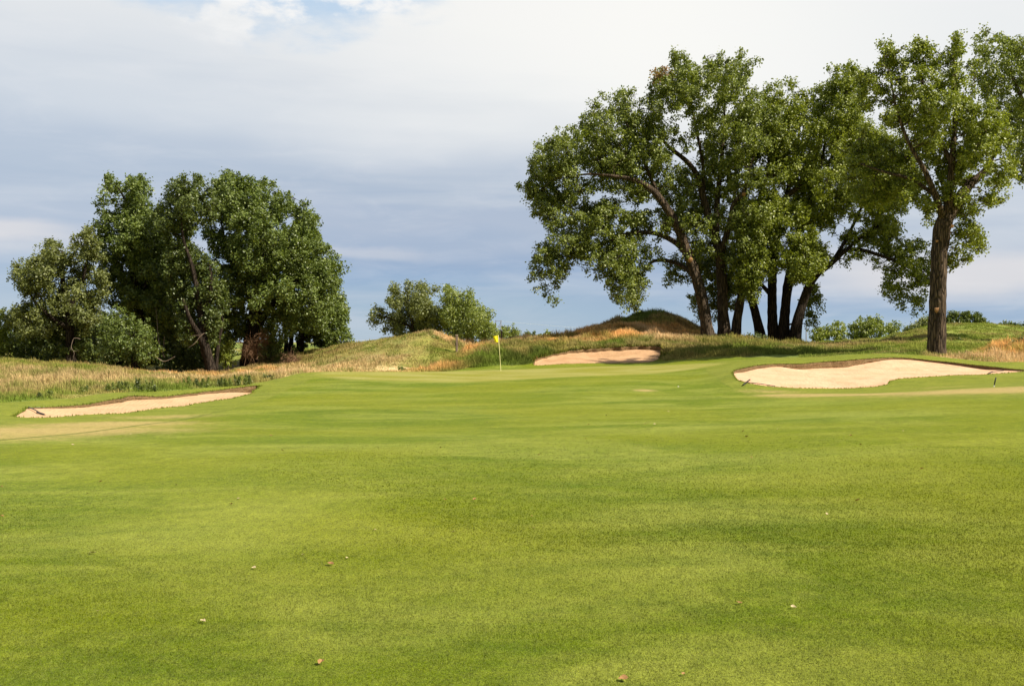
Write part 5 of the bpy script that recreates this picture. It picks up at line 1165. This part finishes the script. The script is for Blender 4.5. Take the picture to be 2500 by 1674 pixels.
# golf ball
def ball():
    bx_, by_, bz_ = hit(1656, 945, 20, 60); import bmesh
    bm = bmesh.new(); bmesh.ops.create_icosphere(bm, subdivisions=3, radius=.026); me = bpy.data.meshes.new('golf_ball'); bm.to_mesh(me); bm.free()
    for p in me.polygons: p.use_smooth = True
    me.materials.append(M_WHITE); o = bpy.data.objects.new('golf_ball', me); COL.objects.link(o); o.location = (bx_, by_, bz_ + .024); tag(o, 'white golf ball on the turf in front of the green', 'golf ball')
ball()
# fallen leaves
M_FL = [simple_mat('fallen_leaf_brown', (.22, .11, .04), (.40, .24, .10), 40, .8, .0), simple_mat('fallen_leaf_pale', (.42, .34, .18), (.52, .44, .26), 40, .8, .0)]
def leaf_mesh(k):
    rg = np.random.default_rng(k); m = 9; V = [(0, 0, .006)]; 
    out = [(-.5, 0), (-.35, .28), (-.1, .42), (.2, .30), (.6, .0), (.2, -.32), (-.1, -.40), (-.35, -.26)]
    c = rg.uniform(.15, .45)
    for a, b in out: V.append((a, b, .10 + c * abs(b) + rg.uniform(-.05, .12)))
    Fa = [(0, i + 1, (i + 1) % 8 + 1) for i in range(8)]
    me = bpy.data.meshes.new('fallen_leaf'); me.from_pydata(V, [], Fa); me.materials.append(M_FL[k % 2]); return me
LM = [leaf_mesh(k) for k in range(6)]
FL = [(r4x / 1.8736, 1000 + r4y / 1.8736, s, c) for r4x, r4y, s, c in [(1511,714,.07,0),(1162,731,.05,1),(1467,1167,.055,0),(928,976,.05,1),(422,661,.06,1),(1387,671,.035,1),(1587,684,.03,1),(1793,461,.05,1),(2172,415,.06,0),(2037,417,.05,0),(1092,411,.05,1),(1057,437,.05,0),(2076,565,.035,1),
      (806,348,.05,1),(460,332,.05,0),(333,164,.06,1),(597,114,.06,1),(1240,122,.06,0),(8,494,.05,0),(8,357,.05,0),(400,388,.04,1),(1290,188,.06,1),(2228,60,.06,1),(2015,178,.05,0),(668,112,.05,0),(447,928,.03,1),(1718,555,.03,1)]]
FL += [(1250 + a / 1.8736, 1000 + b / 1.8736, s, c) for a, b, s, c in [(511,1243,.06,0),(1040,893,.05,0),(1287,911,.045,1),(1440,484,.045,1),(1580,422,.08,0),(1875,274,.06,0),(98,547,.04,1),(91,492,.03,0),(1073,128,.10,1),(1056,101,.07,1),(1218,92,.07,1),(653,69,.07,1),(609,67,.06,0),(567,61,.06,1),(350,71,.06,0),(336,137,.06,0),
      (1095,222,.05,0),(122,212,.06,0),(1551,122,.07,0),(2286,231,.05,1),(1788,101,.06,1),(432,28,.07,1),(716,11,.07,1),(239,83,.05,1),(1595,163,.05,0),(783,1221,.03,0)]]
rank = {}
for c in (0, 1):
    for k_, i in enumerate(sorted([i for i, f in enumerate(FL) if f[3] == c], key=lambda i: -FL[i][1])): rank[i] = k_
more = ['twenty sixth', 'twenty seventh', 'twenty eighth', 'twenty ninth', 'thirtieth']
for i, (px, py, s, c) in enumerate(FL):
    x, y, z = hit(px, py, 3.6, 60)
    o = bpy.data.objects.new('fallen_leaf', LM[(i % 3) * 2 + c]); COL.objects.link(o); o.location = (x, y, z + .012); o.scale = (s * .78,) * 3; o.rotation_euler = (RNG.uniform(-.3, .3), RNG.uniform(-.3, .3), RNG.uniform(0, 6.28))
    tag(o, '%s fallen leaf on the fairway, %s counting up from the bottom' % (('brown', 'pale')[c], (ords + more)[rank[i]]), 'leaf', ('brown fallen leaves on the turf', 'pale fallen leaves on the turf')[c])
